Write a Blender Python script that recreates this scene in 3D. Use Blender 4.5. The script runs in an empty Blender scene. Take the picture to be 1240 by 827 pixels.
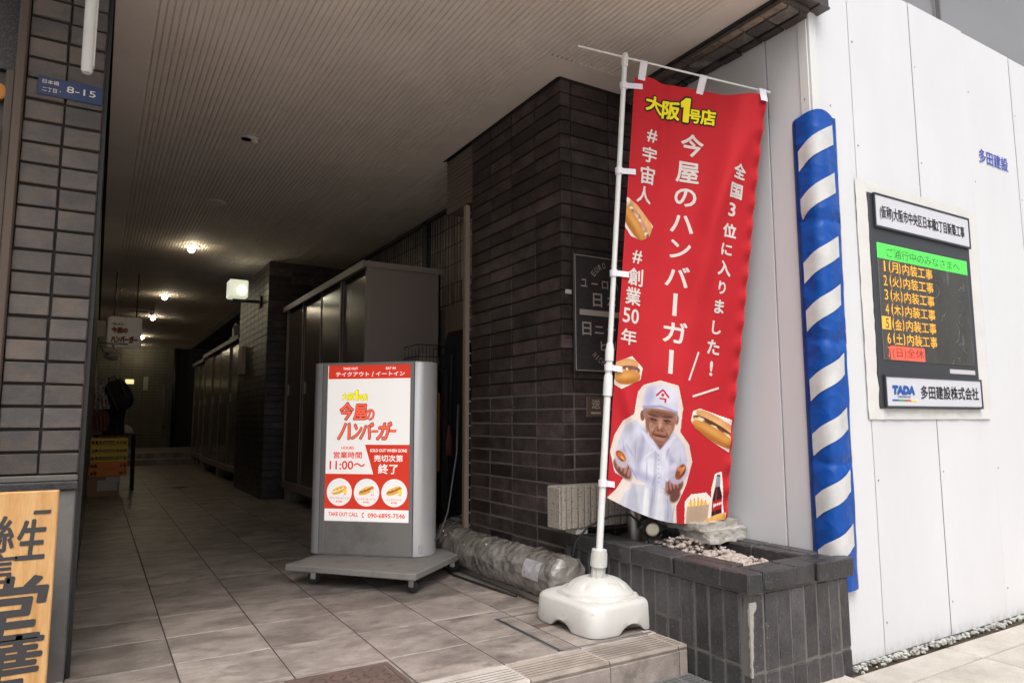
import bpy, bmesh, math, random
import numpy as np
from mathutils import Vector, Matrix, noise
random.seed(7)
R = math.radians
sc = bpy.context.scene
COL = sc.collection

# ------------------------------------------------------------------ camera, world, sun, exposure
cd = bpy.data.cameras.new("camera"); cam = bpy.data.objects.new("camera", cd); COL.objects.link(cam)
YAW, PITCH, ROLL = R(30.9157), R(6.4452), R(-0.1389)
fw = Vector((math.sin(YAW)*math.cos(PITCH), math.cos(YAW)*math.cos(PITCH), math.sin(PITCH)))
r0 = Vector((math.cos(YAW), -math.sin(YAW), 0)); u0 = r0.cross(fw)
rr = r0*math.cos(ROLL)+u0*math.sin(ROLL); uu = -r0*math.sin(ROLL)+u0*math.cos(ROLL)
cam.matrix_world = Matrix(((rr.x, uu.x, -fw.x, 0), (rr.y, uu.y, -fw.y, 0), (rr.z, uu.z, -fw.z, .777), (0, 0, 0, 1)))
cd.lens = 837.976/1240*36; cd.sensor_width = 36; cd.clip_start = .02; cd.clip_end = 600
sc.camera = cam

SUN_EL, SUN_AZ = R(60), R(205)          # azimuth from +Y clockwise: light comes from the street side, left behind
w = bpy.data.worlds.new("World"); sc.world = w; w.use_nodes = True
nt = w.node_tree; nt.nodes.clear()
sky = nt.nodes.new('ShaderNodeTexSky'); sky.sky_type = 'NISHITA'; sky.sun_disc = False
sky.sun_elevation = SUN_EL; sky.sun_rotation = SUN_AZ; sky.dust_density = 6; sky.air_density = 1.0; sky.ozone_density = .6
bg = nt.nodes.new('ShaderNodeBackground'); bg.inputs['Strength'].default_value = .105
ow = nt.nodes.new('ShaderNodeOutputWorld')
hsv = nt.nodes.new('ShaderNodeHueSaturation'); hsv.inputs['Saturation'].default_value = .35
nt.links.new(sky.outputs[0], hsv.inputs['Color']); nt.links.new(hsv.outputs[0], bg.inputs[0]); nt.links.new(bg.outputs[0], ow.inputs[0])
sl = bpy.data.lights.new("sun", 'SUN'); sl.energy = .9; sl.angle = R(36); sl.color = (1, .97, .93)
so = bpy.data.objects.new("sun", sl); COL.objects.link(so)
sd = Vector((math.sin(SUN_AZ)*math.cos(SUN_EL), math.cos(SUN_AZ)*math.cos(SUN_EL), math.sin(SUN_EL)))
so.rotation_euler = sd.to_track_quat('Z', 'Y').to_euler()
sc.view_settings.view_transform = 'Standard'; sc.view_settings.look = 'None'
sc.view_settings.exposure = 0.95; sc.view_settings.gamma = 1
sc.cycles.max_bounces = 10; sc.cycles.diffuse_bounces = 6; sc.cycles.sample_clamp_indirect = 4

# ------------------------------------------------------------------ helpers
def lin(c):
    return tuple((v/12.92 if v <= .04045 else ((v+.055)/1.055)**2.4) for v in c)
def hx(s):
    s = s.lstrip('#'); return lin(tuple(int(s[i:i+2], 16)/255 for i in (0, 2, 4)))

_m = {}
def mat(name, col, rough=.7, metal=0., col2=None, nscale=8, nlo=.4, nhi=.65, stretch=(1, 1, 1), bump=0., bscale=60,
        rnd=0., speck=None, coat=0., emit=None, estr=0., trans=0., vcol=False, wave=None, spec=.5, dirt=None, edge=None, crumple=None, splash=None):
    """procedural principled material; rnd = value change from one object to the next (needs no texture)"""
    if name in _m: return _m[name]
    m = bpy.data.materials.new(name); m.use_nodes = True; t = m.node_tree; N = t.nodes.new; L = t.links.new
    b = t.nodes['Principled BSDF']; b.inputs['Roughness'].default_value = rough; b.inputs['Metallic'].default_value = metal
    b.inputs['Coat Weight'].default_value = coat; b.inputs['Specular IOR Level'].default_value = spec
    if trans: b.inputs['Transmission Weight'].default_value = trans
    tc = N('ShaderNodeTexCoord'); mp = N('ShaderNodeMapping'); mp.inputs['Scale'].default_value = stretch
    L(tc.outputs['Object'], mp.inputs['Vector'])
    oi = N('ShaderNodeObjectInfo'); mu = N('ShaderNodeMath'); mu.operation = 'MULTIPLY'; mu.inputs[1].default_value = 37.
    L(oi.outputs['Random'], mu.inputs[0]); cb = N('ShaderNodeCombineXYZ')
    for i in range(3): L(mu.outputs[0], cb.inputs[i])
    L(cb.outputs[0], mp.inputs['Location'])
    def ns(scale, detail=8, rg=.68):
        n = N('ShaderNodeTexNoise'); n.inputs['Scale'].default_value = scale; n.inputs['Detail'].default_value = detail
        n.inputs['Roughness'].default_value = rg; L(mp.outputs[0], n.inputs['Vector']); return n.outputs['Fac']
    def mixc(f, a, bb):
        x = N('ShaderNodeMix'); x.data_type = 'RGBA'
        L(f, x.inputs['Factor'])
        for s_, v in ((6, a), (7, bb)):
            if isinstance(v, tuple): x.inputs[s_].default_value = (*v, 1)
            else: L(v, x.inputs[s_])
        return x.outputs[2]
    def ramp(f, lo, hi):
        mr = N('ShaderNodeMapRange'); mr.inputs['From Min'].default_value = lo; mr.inputs['From Max'].default_value = hi
        L(f, mr.inputs['Value']); return mr.outputs[0]
    c = tuple(col)
    if vcol:
        a = N('ShaderNodeAttribute'); a.attribute_name = 'Col'; c = a.outputs['Color']
    if col2: c = mixc(ramp(ns(nscale), nlo, nhi), c, tuple(col2))
    if speck:
        c = mixc(ramp(ns(speck[0], 2), speck[2], speck[2]+.04), c, tuple(speck[1]))
    if dirt:
        c = mixc(ramp(ns(dirt[0], 8, .7), dirt[2], dirt[3]), c, tuple(dirt[1]))
    if splash:                                 # dirt splashed up from the ground
        ge_ = N('ShaderNodeNewGeometry'); sp_ = N('ShaderNodeSeparateXYZ'); L(ge_.outputs['Position'], sp_.inputs[0])
        m1 = N('ShaderNodeMapRange'); m1.inputs['From Min'].default_value = splash[0]+splash[1]; m1.inputs['From Max'].default_value = splash[0]; L(sp_.outputs['Z'], m1.inputs['Value'])
        m2 = N('ShaderNodeMath'); m2.operation = 'MULTIPLY'; L(m1.outputs[0], m2.inputs[0]); L(ramp(ns(34), .44, .66), m2.inputs[1])
        c = mixc(m2.outputs[0], c, tuple(splash[2]))
    if edge:                                   # worn, chipped arrises: where the rounded normal leaves the face normal
        bv = N('ShaderNodeBevel'); bv.samples = 4; bv.inputs['Radius'].default_value = edge[0]
        ge = N('ShaderNodeNewGeometry'); dp = N('ShaderNodeVectorMath'); dp.operation = 'DOT_PRODUCT'
        L(bv.outputs[0], dp.inputs[0]); L(ge.outputs['True Normal'], dp.inputs[1])
        e1 = N('ShaderNodeMapRange'); e1.inputs['From Min'].default_value = .995; e1.inputs['From Max'].default_value = .90; L(dp.outputs['Value'], e1.inputs['Value'])
        e2 = N('ShaderNodeMath'); e2.operation = 'MULTIPLY'; L(e1.outputs[0], e2.inputs[0]); L(ramp(ns(38), .42, .62), e2.inputs[1])
        c = mixc(e2.outputs[0], c, tuple(edge[1]))
    if rnd:
        mr = N('ShaderNodeMapRange'); mr.inputs['To Min'].default_value = 1-rnd; mr.inputs['To Max'].default_value = 1+rnd
        L(oi.outputs['Random'], mr.inputs['Value'])
        h = N('ShaderNodeHueSaturation'); L(mr.outputs[0], h.inputs['Value'])
        if isinstance(c, tuple): h.inputs['Color'].default_value = (*c, 1)
        else: L(c, h.inputs['Color'])
        c = h.outputs[0]
    if isinstance(c, tuple): b.inputs['Base Color'].default_value = (*c, 1)
    else: L(c, b.inputs['Base Color'])
    vb = None
    if crumple:                                # sharp folds of crumpled sheet
        dn = N('ShaderNodeTexNoise'); dn.inputs['Scale'].default_value = crumple[0]*.6; L(mp.outputs[0], dn.inputs['Vector'])
        ad = N('ShaderNodeVectorMath'); ad.operation = 'MULTIPLY_ADD'; ad.inputs[1].default_value = (.12,)*3; L(dn.outputs['Color'], ad.inputs[0]); L(mp.outputs[0], ad.inputs[2])
        vo = N('ShaderNodeTexVoronoi'); vo.inputs['Scale'].default_value = crumple[0]; L(ad.outputs[0], vo.inputs['Vector'])
        vb = N('ShaderNodeBump'); vb.inputs['Strength'].default_value = crumple[1]; vb.inputs['Distance'].default_value = .02
        L(vo.outputs['Distance'], vb.inputs['Height']); L(vb.outputs[0], b.inputs['Normal'])
    if bump:
        bp = N('ShaderNodeBump'); bp.inputs['Strength'].default_value = bump; bp.inputs['Distance'].default_value = .004
        L(ns(bscale, 6), bp.inputs['Height']); L(bp.outputs[0], b.inputs['Normal'])
        if vb: L(vb.outputs[0], bp.inputs['Normal'])
        rm = N('ShaderNodeMapRange'); rm.inputs['To Min'].default_value = max(.05, rough-.12); rm.inputs['To Max'].default_value = min(1, rough+.12)
        L(ns(nscale*2.3), rm.inputs['Value']); L(rm.outputs[0], b.inputs['Roughness'])
    if estr:
        if emit is None and not isinstance(c, tuple): L(c, b.inputs['Emission Color'])
        else: b.inputs['Emission Color'].default_value = (*(emit or c), 1)
        b.inputs['Emission Strength'].default_value = estr
    _m[name] = m; return m

class G:
    """collects geometry in world coordinates"""
    def __init__(s): s.v = []; s.f = []; s.sm = False
    def add(s, v, f, M=None):
        k = len(s.v)
        s.v += [tuple(M @ Vector(p)) if M is not None else tuple(p) for p in v]
        s.f += [tuple(i+k for i in q) for q in f]; return s
    def box(s, x0, x1, y0, y1, z0, z1, b=0., M=None, jit=0.):
        if b <= 0:
            v = [(x, y, z) for x in (x0, x1) for y in (y0, y1) for z in (z0, z1)]
            f = [(0, 1, 3, 2), (4, 6, 7, 5), (0, 4, 5, 1), (2, 3, 7, 6), (0, 2, 6, 4), (1, 5, 7, 3)]
            return s.add(v, f, M)
        v, idx = [], {}
        for sx in (0, 1):
            for sy in (0, 1):
                for sz in (0, 1):
                    X = (x0, x1)[sx]; Y = (y0, y1)[sy]; Z = (z0, z1)[sz]
                    dx = b if sx == 0 else -b; dy = b if sy == 0 else -b; dz = b if sz == 0 else -b
                    for a, p in enumerate(((X, Y+dy, Z+dz), (X+dx, Y, Z+dz), (X+dx, Y+dy, Z))):
                        idx[sx, sy, sz, a] = len(v)
                        v.append(tuple(q+random.uniform(-jit, jit) for q in p))
        f = []
        o = [(0, 0), (0, 1), (1, 1), (1, 0)]
        for k in (0, 1):
            f.append([idx[k, i, j, 0] for i, j in o]); f.append([idx[i, k, j, 1] for i, j in o]); f.append([idx[i, j, k, 2] for i, j in o])
        for i in (0, 1):
            for j in (0, 1):
                f.append([idx[i, j, 0, 0], idx[i, j, 1, 0], idx[i, j, 1, 1], idx[i, j, 0, 1]])
                f.append([idx[i, 0, j, 0], idx[i, 1, j, 0], idx[i, 1, j, 2], idx[i, 0, j, 2]])
                f.append([idx[0, i, j, 1], idx[1, i, j, 1], idx[1, i, j, 2], idx[0, i, j, 2]])
                for k in (0, 1): f.append([idx[i, j, k, a] for a in range(3)]) if True else 0
        return s.add(v, f, M)
    def tube(s, pts, r, n=10, cap=True, rf=None, sq=False):
        pts = [Vector(p) for p in pts]; rings = []
        up = None
        for i, p in enumerate(pts):
            d = (pts[min(i+1, len(pts)-1)]-pts[max(i-1, 0)]).normalized()
            if up is None: up = d.orthogonal().normalized() if abs(d.z) > .9 else Vector((0, 0, 1))
            a = up.cross(d); a = a.normalized() if a.length > 1e-6 else d.orthogonal().normalized(); b = d.cross(a).normalized(); up = b
            ri = r[i] if isinstance(r, (list, tuple)) else r
            ring = []
            for k in range(n):
                t = 2*math.pi*(k+.5*sq)/n; q = ri*(rf(i, t) if rf else 1)
                ring.append(p+a*math.cos(t)*q+b*math.sin(t)*q)
            rings.append(ring)
        return s.loft(rings, cap)
    def loft(s, rings, cap=True, closed=True, M=None):
        n = len(rings[0]); v = [p for g in rings for p in g]; f = []
        for i in range(len(rings)-1):
            for k in range(n if closed else n-1):
                k2 = (k+1) % n; f.append((i*n+k, i*n+k2, (i+1)*n+k2, (i+1)*n+k))
        if cap: f.append(tuple(range(n))[::-1]); f.append(tuple((len(rings)-1)*n+k for k in range(n)))
        return s.add(v, f, M)
    def lathe(s, prof, c=(0, 0, 0), n=24, M=None):
        return s.loft([[(c[0]+r*math.cos(2*math.pi*k/n), c[1]+r*math.sin(2*math.pi*k/n), c[2]+z) for k in range(n)] for r, z in prof], True, True, M)
    def blob(s, c, rad, amp=.15, sc_=3., sub=3, seed=0, M=None):
        bm = bmesh.new(); bmesh.ops.create_icosphere(bm, subdivisions=sub, radius=1)
        v = []
        for q in bm.verts:
            n_ = 1+amp*noise.fractal(q.co*sc_*.5+Vector((seed*7.1, seed, 0)), 1, 2, 3)
            v.append((c[0]+q.co.x*rad[0]*n_, c[1]+q.co.y*rad[1]*n_, c[2]+q.co.z*rad[2]*n_))
        f = [[x.index for x in p.verts] for p in bm.faces]; bm.free(); return s.add(v, f, M)
    def prism(s, poly, fn, t0=0., t1=.002):
        n = len(poly); v = [fn(a, b, t0) for a, b in poly]+[fn(a, b, t1) for a, b in poly]
        f = [tuple(range(n)), tuple(range(n, 2*n))[::-1]]+[(i, (i+1) % n, n+(i+1) % n, n+i) for i in range(n)]
        return s.add(v, f)

LOC = {}
def link(name, me, m, parent, origin):
    o = bpy.data.objects.new(name, me); COL.objects.link(o)
    if m and not me.materials: me.materials.append(m)
    if parent is not None:
        o.parent = parent; o.location = Vector(origin)-LOC[parent]
    else: o.location = origin
    LOC[o] = Vector(origin); return o
def obj(name, g, m, parent=None, smooth=False, origin=None, auto=None, fix=True):
    a = np.array([tuple(p) for p in g.v], float); lo, hi = a.min(0), a.max(0)
    c = origin if origin is not None else ((lo[0]+hi[0])/2, (lo[1]+hi[1])/2, lo[2])
    me = bpy.data.meshes.new(name); me.from_pydata([tuple(p) for p in a-np.array(c)], [], g.f); me.update()
    if fix:
        bm = bmesh.new(); bm.from_mesh(me); bmesh.ops.recalc_face_normals(bm, faces=bm.faces); bm.to_mesh(me); bm.free()
    if smooth or auto: me.shade_smooth()
    if auto: me.set_sharp_from_angle(angle=R(auto))
    return link(name, me, m, parent, c)
def tag(o, label=None, cat=None, group=None, kind=None):
    for k, v in (('label', label), ('category', cat), ('group', group), ('kind', kind)):
        if v: o[k] = v
    return o
def thing(name, loc, label, cat, group=None):
    o = bpy.data.objects.new(name, None); o.empty_display_size = .1; COL.objects.link(o); o.location = loc; LOC[o] = Vector(loc)
    return tag(o, label, cat, group)
def B(x0, x1, y0, y1, z0, z1, b=0., **k): return G().box(x0, x1, y0, y1, z0, z1, b, **k)

# bricks share mesh data between alike pieces: four uneven variants of each size
_bv = {}
def brick_mesh(dx, dy, dz, bev, m, jit=.0012):
    key = (round(dx, 3), round(dy, 3), round(dz, 3), m.name)
    if key not in _bv:
        ms = []
        for i in range(4):
            g = B(-dx/2, dx/2, -dy/2, dy/2, -dz/2, dz/2, bev, jit=jit)
            me = bpy.data.meshes.new('brick'); me.from_pydata(g.v, [], g.f); me.update()
            bm = bmesh.new(); bm.from_mesh(me); bmesh.ops.recalc_face_normals(bm, faces=bm.faces); bm.to_mesh(me); bm.free()
            me.materials.append(m); ms.append(me)
        _bv[key] = ms
    return random.choice(_bv[key])
def piece(name, x0, x1, y0, y1, z0, z1, m, parent, bev=.003, j=.0012, jit=.0012):
    me = brick_mesh(x1-x0, y1-y0, z1-z0, bev, m, jit)
    o = link(name, me, None, parent, ((x0+x1)/2+random.uniform(-j, j), (y0+y1)/2+random.uniform(-j, j), (z0+z1)/2+random.uniform(-j, j)*.5))
    return o

# ------------------------------------------------------------------ lettering
_tc = {}
def glyphs(s, off):
    if (s, off) in _tc: return _tc[s, off]
    c = bpy.data.curves.new('t', 'FONT'); c.body = s; c.size = 1; c.offset = off; c.resolution_u = 3
    o = bpy.data.objects.new('t', c); COL.objects.link(o); bpy.context.view_layer.update()
    me = o.to_mesh(); v = np.array([(q.co.x, q.co.y) for q in me.vertices]); f = [tuple(p.vertices) for p in me.polygons]
    o.to_mesh_clear(); bpy.data.objects.remove(o); bpy.data.curves.remove(c)
    _tc[s, off] = (v, f); return v, f
def text(g, s, cx, cy, w_, h_, fn, off=0., ref=0., down=False, skew=0., rot=0., cut=None):
    """puts string s, fitted to the box w_ x h_ centred on (cx, cy), on the surface fn(a, b, lift); off thickens the strokes"""
    v, f = glyphs(s, 0); lo, hi = v.min(0), v.max(0); em = h_/max(hi[1]-lo[1], .35) if len(s) > 1 else max(w_, h_)
    r = off*em; w_, h_ = w_-2*ref*em*.8, h_-2*ref*em*.8
    p = (v-(lo+hi)/2)/np.maximum(hi-lo, 1e-6)*np.array([w_, h_])
    if s == '1' and off > .03:     # heavy slab numeral with a flag
        p = np.array([(-.12, -.5), (.42, -.5), (.5, .5), (.02, .5), (-.5, .30), (-.42, .12), (-.10, .20)])*np.array([w_, h_]); f = [tuple(range(7))]
    if s in 'ー一' and h_ > w_*2:      # the long-vowel bar stands upright in vertical writing
        p = v-(lo+hi)/2; p = np.stack([p[:, 1]/(hi-lo)[1]*w_, -p[:, 0]/(hi-lo)[0]*h_], 1)
    p[:, 0] += skew*p[:, 1]
    if rot: p = p @ np.array([[math.cos(rot), math.sin(rot)], [-math.sin(rot), math.cos(rot)]])
    if down: p[:, 1] *= -1
    p += np.array([cx, cy])
    if cut:
        bm = bmesh.new(); vs = [bm.verts.new((a, b, 0)) for a, b in p]
        for q in f:
            try: bm.faces.new([vs[i] for i in q])
            except ValueError: pass
        for ax in (0, 1):
            for k in range(math.ceil(p[:, ax].min()/cut), math.floor(p[:, ax].max()/cut)+1):
                bmesh.ops.bisect_plane(bm, geom=bm.verts[:]+bm.edges[:]+bm.faces[:], plane_co=(k*cut, k*cut, 0), plane_no=((1, 0, 0), (0, 1, 0))[ax])
        bm.verts.index_update(); p = np.array([(q.co.x, q.co.y) for q in bm.verts]); f = [tuple(x.index for x in q.verts) for q in bm.faces]; bm.free()
    n_ = 0 if r <= 0 else 8 if off < .05 else 12
    for k in range(n_+1):
        d = (0, 0) if k == n_ else (r*math.cos(2*math.pi*k/n_), r*math.sin(2*math.pi*k/n_))
        g.add([fn(a+d[0], b+d[1], .00004*k) for a, b in p], f)
    return g

# ------------------------------------------------------------------ painted prints (flat pictures on the banner and the poster)
class Paint:
    """a small flat print, stored as colours per vertex of a fine grid"""
    def __init__(s, x0, x1, y0, y1, cell):
        s.b = (x0, x1, y0, y1); s.nx = int((x1-x0)/cell)+1; s.ny = int((y1-y0)/cell)+1; s.cell = cell
        s.X, s.Y = np.meshgrid(np.linspace(x0, x1, s.nx), np.linspace(y0, y1, s.ny))
        s.C = np.ones((s.ny, s.nx, 3)); s.A = np.zeros((s.ny, s.nx))
        rs = np.random.RandomState(3); n = np.zeros_like(s.X)
        for k in range(14):
            a = rs.uniform(0, 6.28); fq = rs.uniform(25, 330); n += np.sin((s.X*np.cos(a)+s.Y*np.sin(a))*fq+rs.uniform(0, 6))
        s.n = n/8
    def inpoly(s, P):
        P = np.array(P); ins = np.zeros(s.X.shape, bool); dist = np.full(s.X.shape, 9.)
        for i in range(len(P)):
            (xa, ya), (xb, yb) = P[i-1], P[i]
            c = ((ya > s.Y) != (yb > s.Y)) & (s.X < (xb-xa)*(s.Y-ya)/((yb-ya) if abs(yb-ya) > 1e-9 else 1e-9)+xa); ins ^= c
            t = np.clip(((s.X-xa)*(xb-xa)+(s.Y-ya)*(yb-ya))/max((xb-xa)**2+(yb-ya)**2, 1e-12), 0, 1)
            dist = np.minimum(dist, np.hypot(s.X-xa-t*(xb-xa), s.Y-ya-t*(yb-ya)))
        return np.where(ins, dist, -dist)
    def ell(s, cx, cy, rx, ry, rot=0.):
        dx, dy = s.X-cx, s.Y-cy; a = dx*math.cos(rot)+dy*math.sin(rot); b = -dx*math.sin(rot)+dy*math.cos(rot)
        return (1-np.hypot(a/rx, b/ry))*min(rx, ry)
    def put(s, d, col, soft=None, op=1., tex=0., alpha=True):
        soft = soft or s.cell*.8; m = np.clip(d/soft+.5, 0, 1)*op
        c = np.array(hx(col)) if isinstance(col, str) else col
        c = c*(1+tex*s.n)[..., None] if not (hasattr(c, 'ndim') and c.ndim == 3) else c
        s.C = s.C*(1-m[..., None])+np.clip(c, 0, 1)*m[..., None]
        if alpha: s.A = np.maximum(s.A, m)
        return s
    def build(s, name, fn, m, parent):
        keep = {}; v = []; cols = []; f = []
        for j in range(s.ny-1):
            for i in range(s.nx-1):
                q = [(j, i), (j, i+1), (j+1, i+1), (j+1, i)]
                if sum(s.A[a] for a in q) < 2: continue
                ids = []
                for a in q:
                    if a not in keep: keep[a] = len(v); v.append(fn(s.X[a], s.Y[a])); cols.append(s.C[a])
                    ids.append(keep[a])
                f.append(tuple(ids))
        g = G(); g.add(v, f); o = obj(name, g, m, parent, smooth=True, fix=False)
        at = o.data.color_attributes.new('Col', 'FLOAT_COLOR', 'POINT')
        at.data.foreach_set('color', np.concatenate([np.array(cols), np.ones((len(cols), 1))], 1).astype('f').ravel())
        return o

# ------------------------------------------------------------------ materials
M_tile = mat('brown_stone_tile', (.172, .146, .131), .42, col2=(.42, .36, .325), nscale=4.2, nlo=.36, nhi=.64, stretch=(1, 1.6, 1), bump=.5, bscale=110, rnd=.15, dirt=(7, (.10, .085, .075), .53, .74), speck=(420, (.13, .11, .095), .60))
M_nose = mat('worn_nosing_tile', (.36, .31, .27), .6, col2=(.20, .165, .14), nscale=7, bump=.15, bscale=120, rnd=.1)
M_nosep = mat('pale_nosing_tile', (.52, .48, .44), .65, col2=(.40, .36, .32), nscale=9, bump=.3, bscale=120)
M_grout = mat('dark_grout', (.10, .088, .078), .9, bump=.3)
M_pave = mat('sidewalk_slab', (.47, .435, .39), .85, col2=(.37, .34, .30), nscale=5, bump=.5, bscale=300, speck=(240, (.22, .2, .18), .63), rnd=.06, dirt=(3, (.27, .24, .2), .55, .8))
M_ground = mat('street_paving', (.52, .49, .45), .9, bump=.4)
M_dbrick = mat('dark_purple_brick', (.024, .017, .0165), .38, col2=(.072, .052, .048), nscale=11, bump=.8, bscale=90, rnd=.55, dirt=(14, (.065, .052, .048), .66, .88))
M_dmort = mat('dark_mortar', (.075, .066, .062), .9)
M_planter = mat('charcoal_brick', (.026, .025, .028), .36, col2=(.062, .058, .061), nscale=9, nlo=.4, nhi=.7, bump=1., bscale=80, rnd=.36, dirt=(15, (.15, .14, .135), .61, .80), speck=(150, (.19, .18, .17), .67), edge=(.004, (.15, .145, .14)))
M_pmort = mat('grey_mortar', (.125, .115, .105), .9, bump=.5)
M_lbrick = mat('grey_brick', (.070, .064, .062), .6, col2=(.115, .090, .074), nscale=10, nlo=.40, nhi=.62, stretch=(1, 1, 1.6), bump=.7, bscale=220, rnd=.22, dirt=(26, (.10, .068, .045), .58, .72), speck=(260, (.14, .125, .115), .68))
M_lmort = mat('brown_mortar', (.022, .018, .016), .9)
M_ceil = mat('painted_ceiling', (.74, .655, .595), .75, col2=(.65, .57, .515), nscale=2.0, bump=.15, bscale=200, speck=(95, (.2, .17, .15), .74))
M_black = mat('black_paint', (.012, .012, .012), .5)
M_dark = mat('dark_wall', (.03, .028, .026), .8)
M_brown = mat('brown_frame', (.075, .05, .035), .55, bump=.2)
M_white = mat('white_steel_panel', (.625, .63, .655), .42, bump=.06, bscale=5, col2=(.585, .59, .61), nscale=1.6, stretch=(1, 1, .35), dirt=(9, (.46, .44, .41), .72, .95), rnd=.02, splash=(-.11, .05, (.42, .40, .37)))
M_whited = mat('white_trim', (.62, .62, .615), .5, dirt=(12, (.5, .47, .42), .66, .9))
M_tape = mat('white_tape', (.62, .615, .595), .45, bump=.35, bscale=30)
M_gap = mat('joint_grey', (.16, .16, .16), .8)  # mid grey for panel joints, bottom rail and sheet seams
M_sheet = mat('grey_mesh_sheet', (.22, .225, .24), .8, col2=(.22, .225, .24), nscale=2, stretch=(1, 1, 6), bump=.6, bscale=50)
M_blue = mat('blue_vinyl', hx('#04479a'), .38, bump=.3, bscale=9, dirt=(6, hx('#033a80'), .5, .8), spec=.35, crumple=(14, .35))
M_blued = mat('dark_blue_hem', hx('#0a3d86'), .35)
M_stripe = mat('white_reflective_stripe', (.56, .56, .56), .35, col2=(.48, .48, .48), nscale=12, bump=.1)
M_plastic = mat('white_plastic', (.58, .575, .555), .42, bump=.25, bscale=70, col2=(.56, .545, .51), nscale=7, dirt=(22, (.30, .27, .23), .62, .82), speck=(150, (.25, .23, .2), .74))
M_pole = mat('white_pole', (.74, .75, .74), .35)
M_red = mat('red_banner_cloth', hx('#b8222b'), .75, bump=.12, bscale=420, spec=.25)
M_wprint = mat('white_print', (.66, .60, .575), .75, spec=.2)
M_yprint = mat('yellow_print', hx('#f0e02a'), .75, spec=.2)
M_kprint = mat('black_print', (.02, .02, .022), .7, spec=.2)
M_rprint = mat('crimson_print', hx('#c41f33'), .75, spec=.2)
M_pic = mat('picture_print', (1, 1, 1), .75, vcol=True, spec=.2)
M_loop = mat('white_loop_tape', (.78, .76, .82), .7)
M_alu = mat('brushed_aluminium', (.66, .665, .67), .30, metal=.35)
M_alud = mat('grey_sign_panel', (.33, .32, .305), .5, metal=.4, bump=.1, bscale=20, dirt=(5, (.15, .14, .125), .5, .85))
M_dolly = mat('grey_dolly_board', (.25, .24, .225), .75, bump=.4, bscale=90, dirt=(9, (.15, .13, .11), .5, .8))
M_rub = mat('black_rubber', (.02, .02, .02), .6)
M_steel = mat('dull_steel', (.40, .39, .37), .4, metal=.9)
M_loc = mat('brown_grey_locker', (.30, .25, .225), .5, bump=.1, bscale=200, rnd=.05)
M_door = mat('dark_brown_locker_door', (.13, .105, .092), .22, metal=.2)
M_wrap = mat('plastic_wrapped_duct', (.27, .26, .245), .25, col2=(.14, .122, .105), nscale=7, bump=.6, bscale=60, dirt=(6, (.12, .10, .085), .50, .74), coat=.5, crumple=(17, .9))
M_conc = mat('pebbled_concrete', (.30, .265, .225), .85, speck=(130, (.08, .07, .06), .60), bump=1., bscale=130, col2=(.30, .27, .23), nscale=30)
M_conc2 = mat('broken_concrete', (.46, .435, .40), .9, bump=1., bscale=50, col2=(.28, .255, .22), nscale=12, speck=(160, (.2, .19, .17), .62))
M_soil = mat('dry_soil', (.20, .16, .12), .95, bump=1., bscale=80)
M_peb = mat('pale_pebble', (.46, .41, .37), .6, col2=(.24, .19, .165), nscale=14, nlo=.35, nhi=.7)
M_grav = mat('grey_gravel', (.42, .42, .39), .8, col2=(.23, .23, .21), nscale=25)
M_grate = mat('galvanised_grate', (.38, .38, .38), .45, metal=.7, bump=.2)
M_iron = mat('rusty_iron', (.17, .115, .095), .65, metal=.3, bump=.5, bscale=80, col2=(.11, .08, .07))
M_granite = mat('granite_plaque', (.022, .020, .020), .28, speck=(300, (.09, .085, .08), .6))
M_engr = mat('engraved_letters', (.40, .35, .31), .7)
M_bronze = mat('bronze_plate', (.16, .12, .085), .4, metal=.6, bump=.2)
M_addr = mat('blue_enamel', hx('#122048'), .35)
M_wood = mat('light_wood_board', hx('#cfa56f'), .6, col2=hx('#b8864f'), nscale=5, stretch=(7, 7, .8), bump=.3, bscale=40, dirt=(5, hx('#8a5326'), .62, .9))
M_crY = mat('yellow_crate', hx('#e6c552'), .5)
M_crO = mat('orange_crate', hx('#e6812c'), .5)
M_card = mat('cardboard', hx('#9c7f69'), .8)
M_paper = mat('paper_label', (.5, .48, .5), .8)
M_cloth = mat('black_fabric', (.012, .012, .013), .85, bump=.5, bscale=60)
M_clothw = mat('pale_shirt', (.38, .34, .33), .85, bump=.4, bscale=30)
M_clothr = mat('rust_cloth', (.19, .08, .055), .85)
M_cap = mat('cream_cap', (.48, .44, .38), .8, bump=.2)
M_wall = mat('plain_render_wall', (.14, .13, .115), .85)
M_plaster = mat('building_wall', (.30, .29, .28), .85)
M_curt = mat('pale_corrugated_sheet', (.78, .68, .55), .6, col2=(.45, .38, .30), nscale=5, stretch=(1, 4, .5))
M_wire = mat('dark_wire', (.035, .035, .035), .5)
M_tan = mat('tan_board', (.30, .24, .18), .7, bump=.2, bscale=40, stretch=(1, 1, .1), col2=(.24, .19, .14))
M_screen = mat('led_screen', (.10, .098, .085), .25, col2=(.17, .165, .145), nscale=3, stretch=(1, 1, .35), speck=(9, (.25, .25, .23), .66))
M_frame = mat('black_sign_frame', (.035, .037, .045), .4, dirt=(20, (.2, .2, .21), .68, .85))
M_signw = mat('white_sign_plate', (.56, .57, .62), .35)
M_yline = mat('yellow_road_paint', (.70, .52, .18), .7)
M_lampg = mat('lamp_glow', (1, .85, .6), .5, emit=(1, .86, .60), estr=52)
M_boxl = mat('wall_lamp_glow', (1, .95, .8), .5, emit=(1, .93, .66), estr=12)
M_boxs = mat('frosted_lamp_shade', (.75, .78, .7), .3, emit=(.9, .93, .74), estr=.32)
M_signl = mat('small_sign_face', (.30, .255, .215), .5, emit=(.8, .70, .6), estr=.035)
M_postw = mat('poster_white', (.8, .78, .76), .5, emit=(1, .94, .90), estr=.27)
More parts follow.
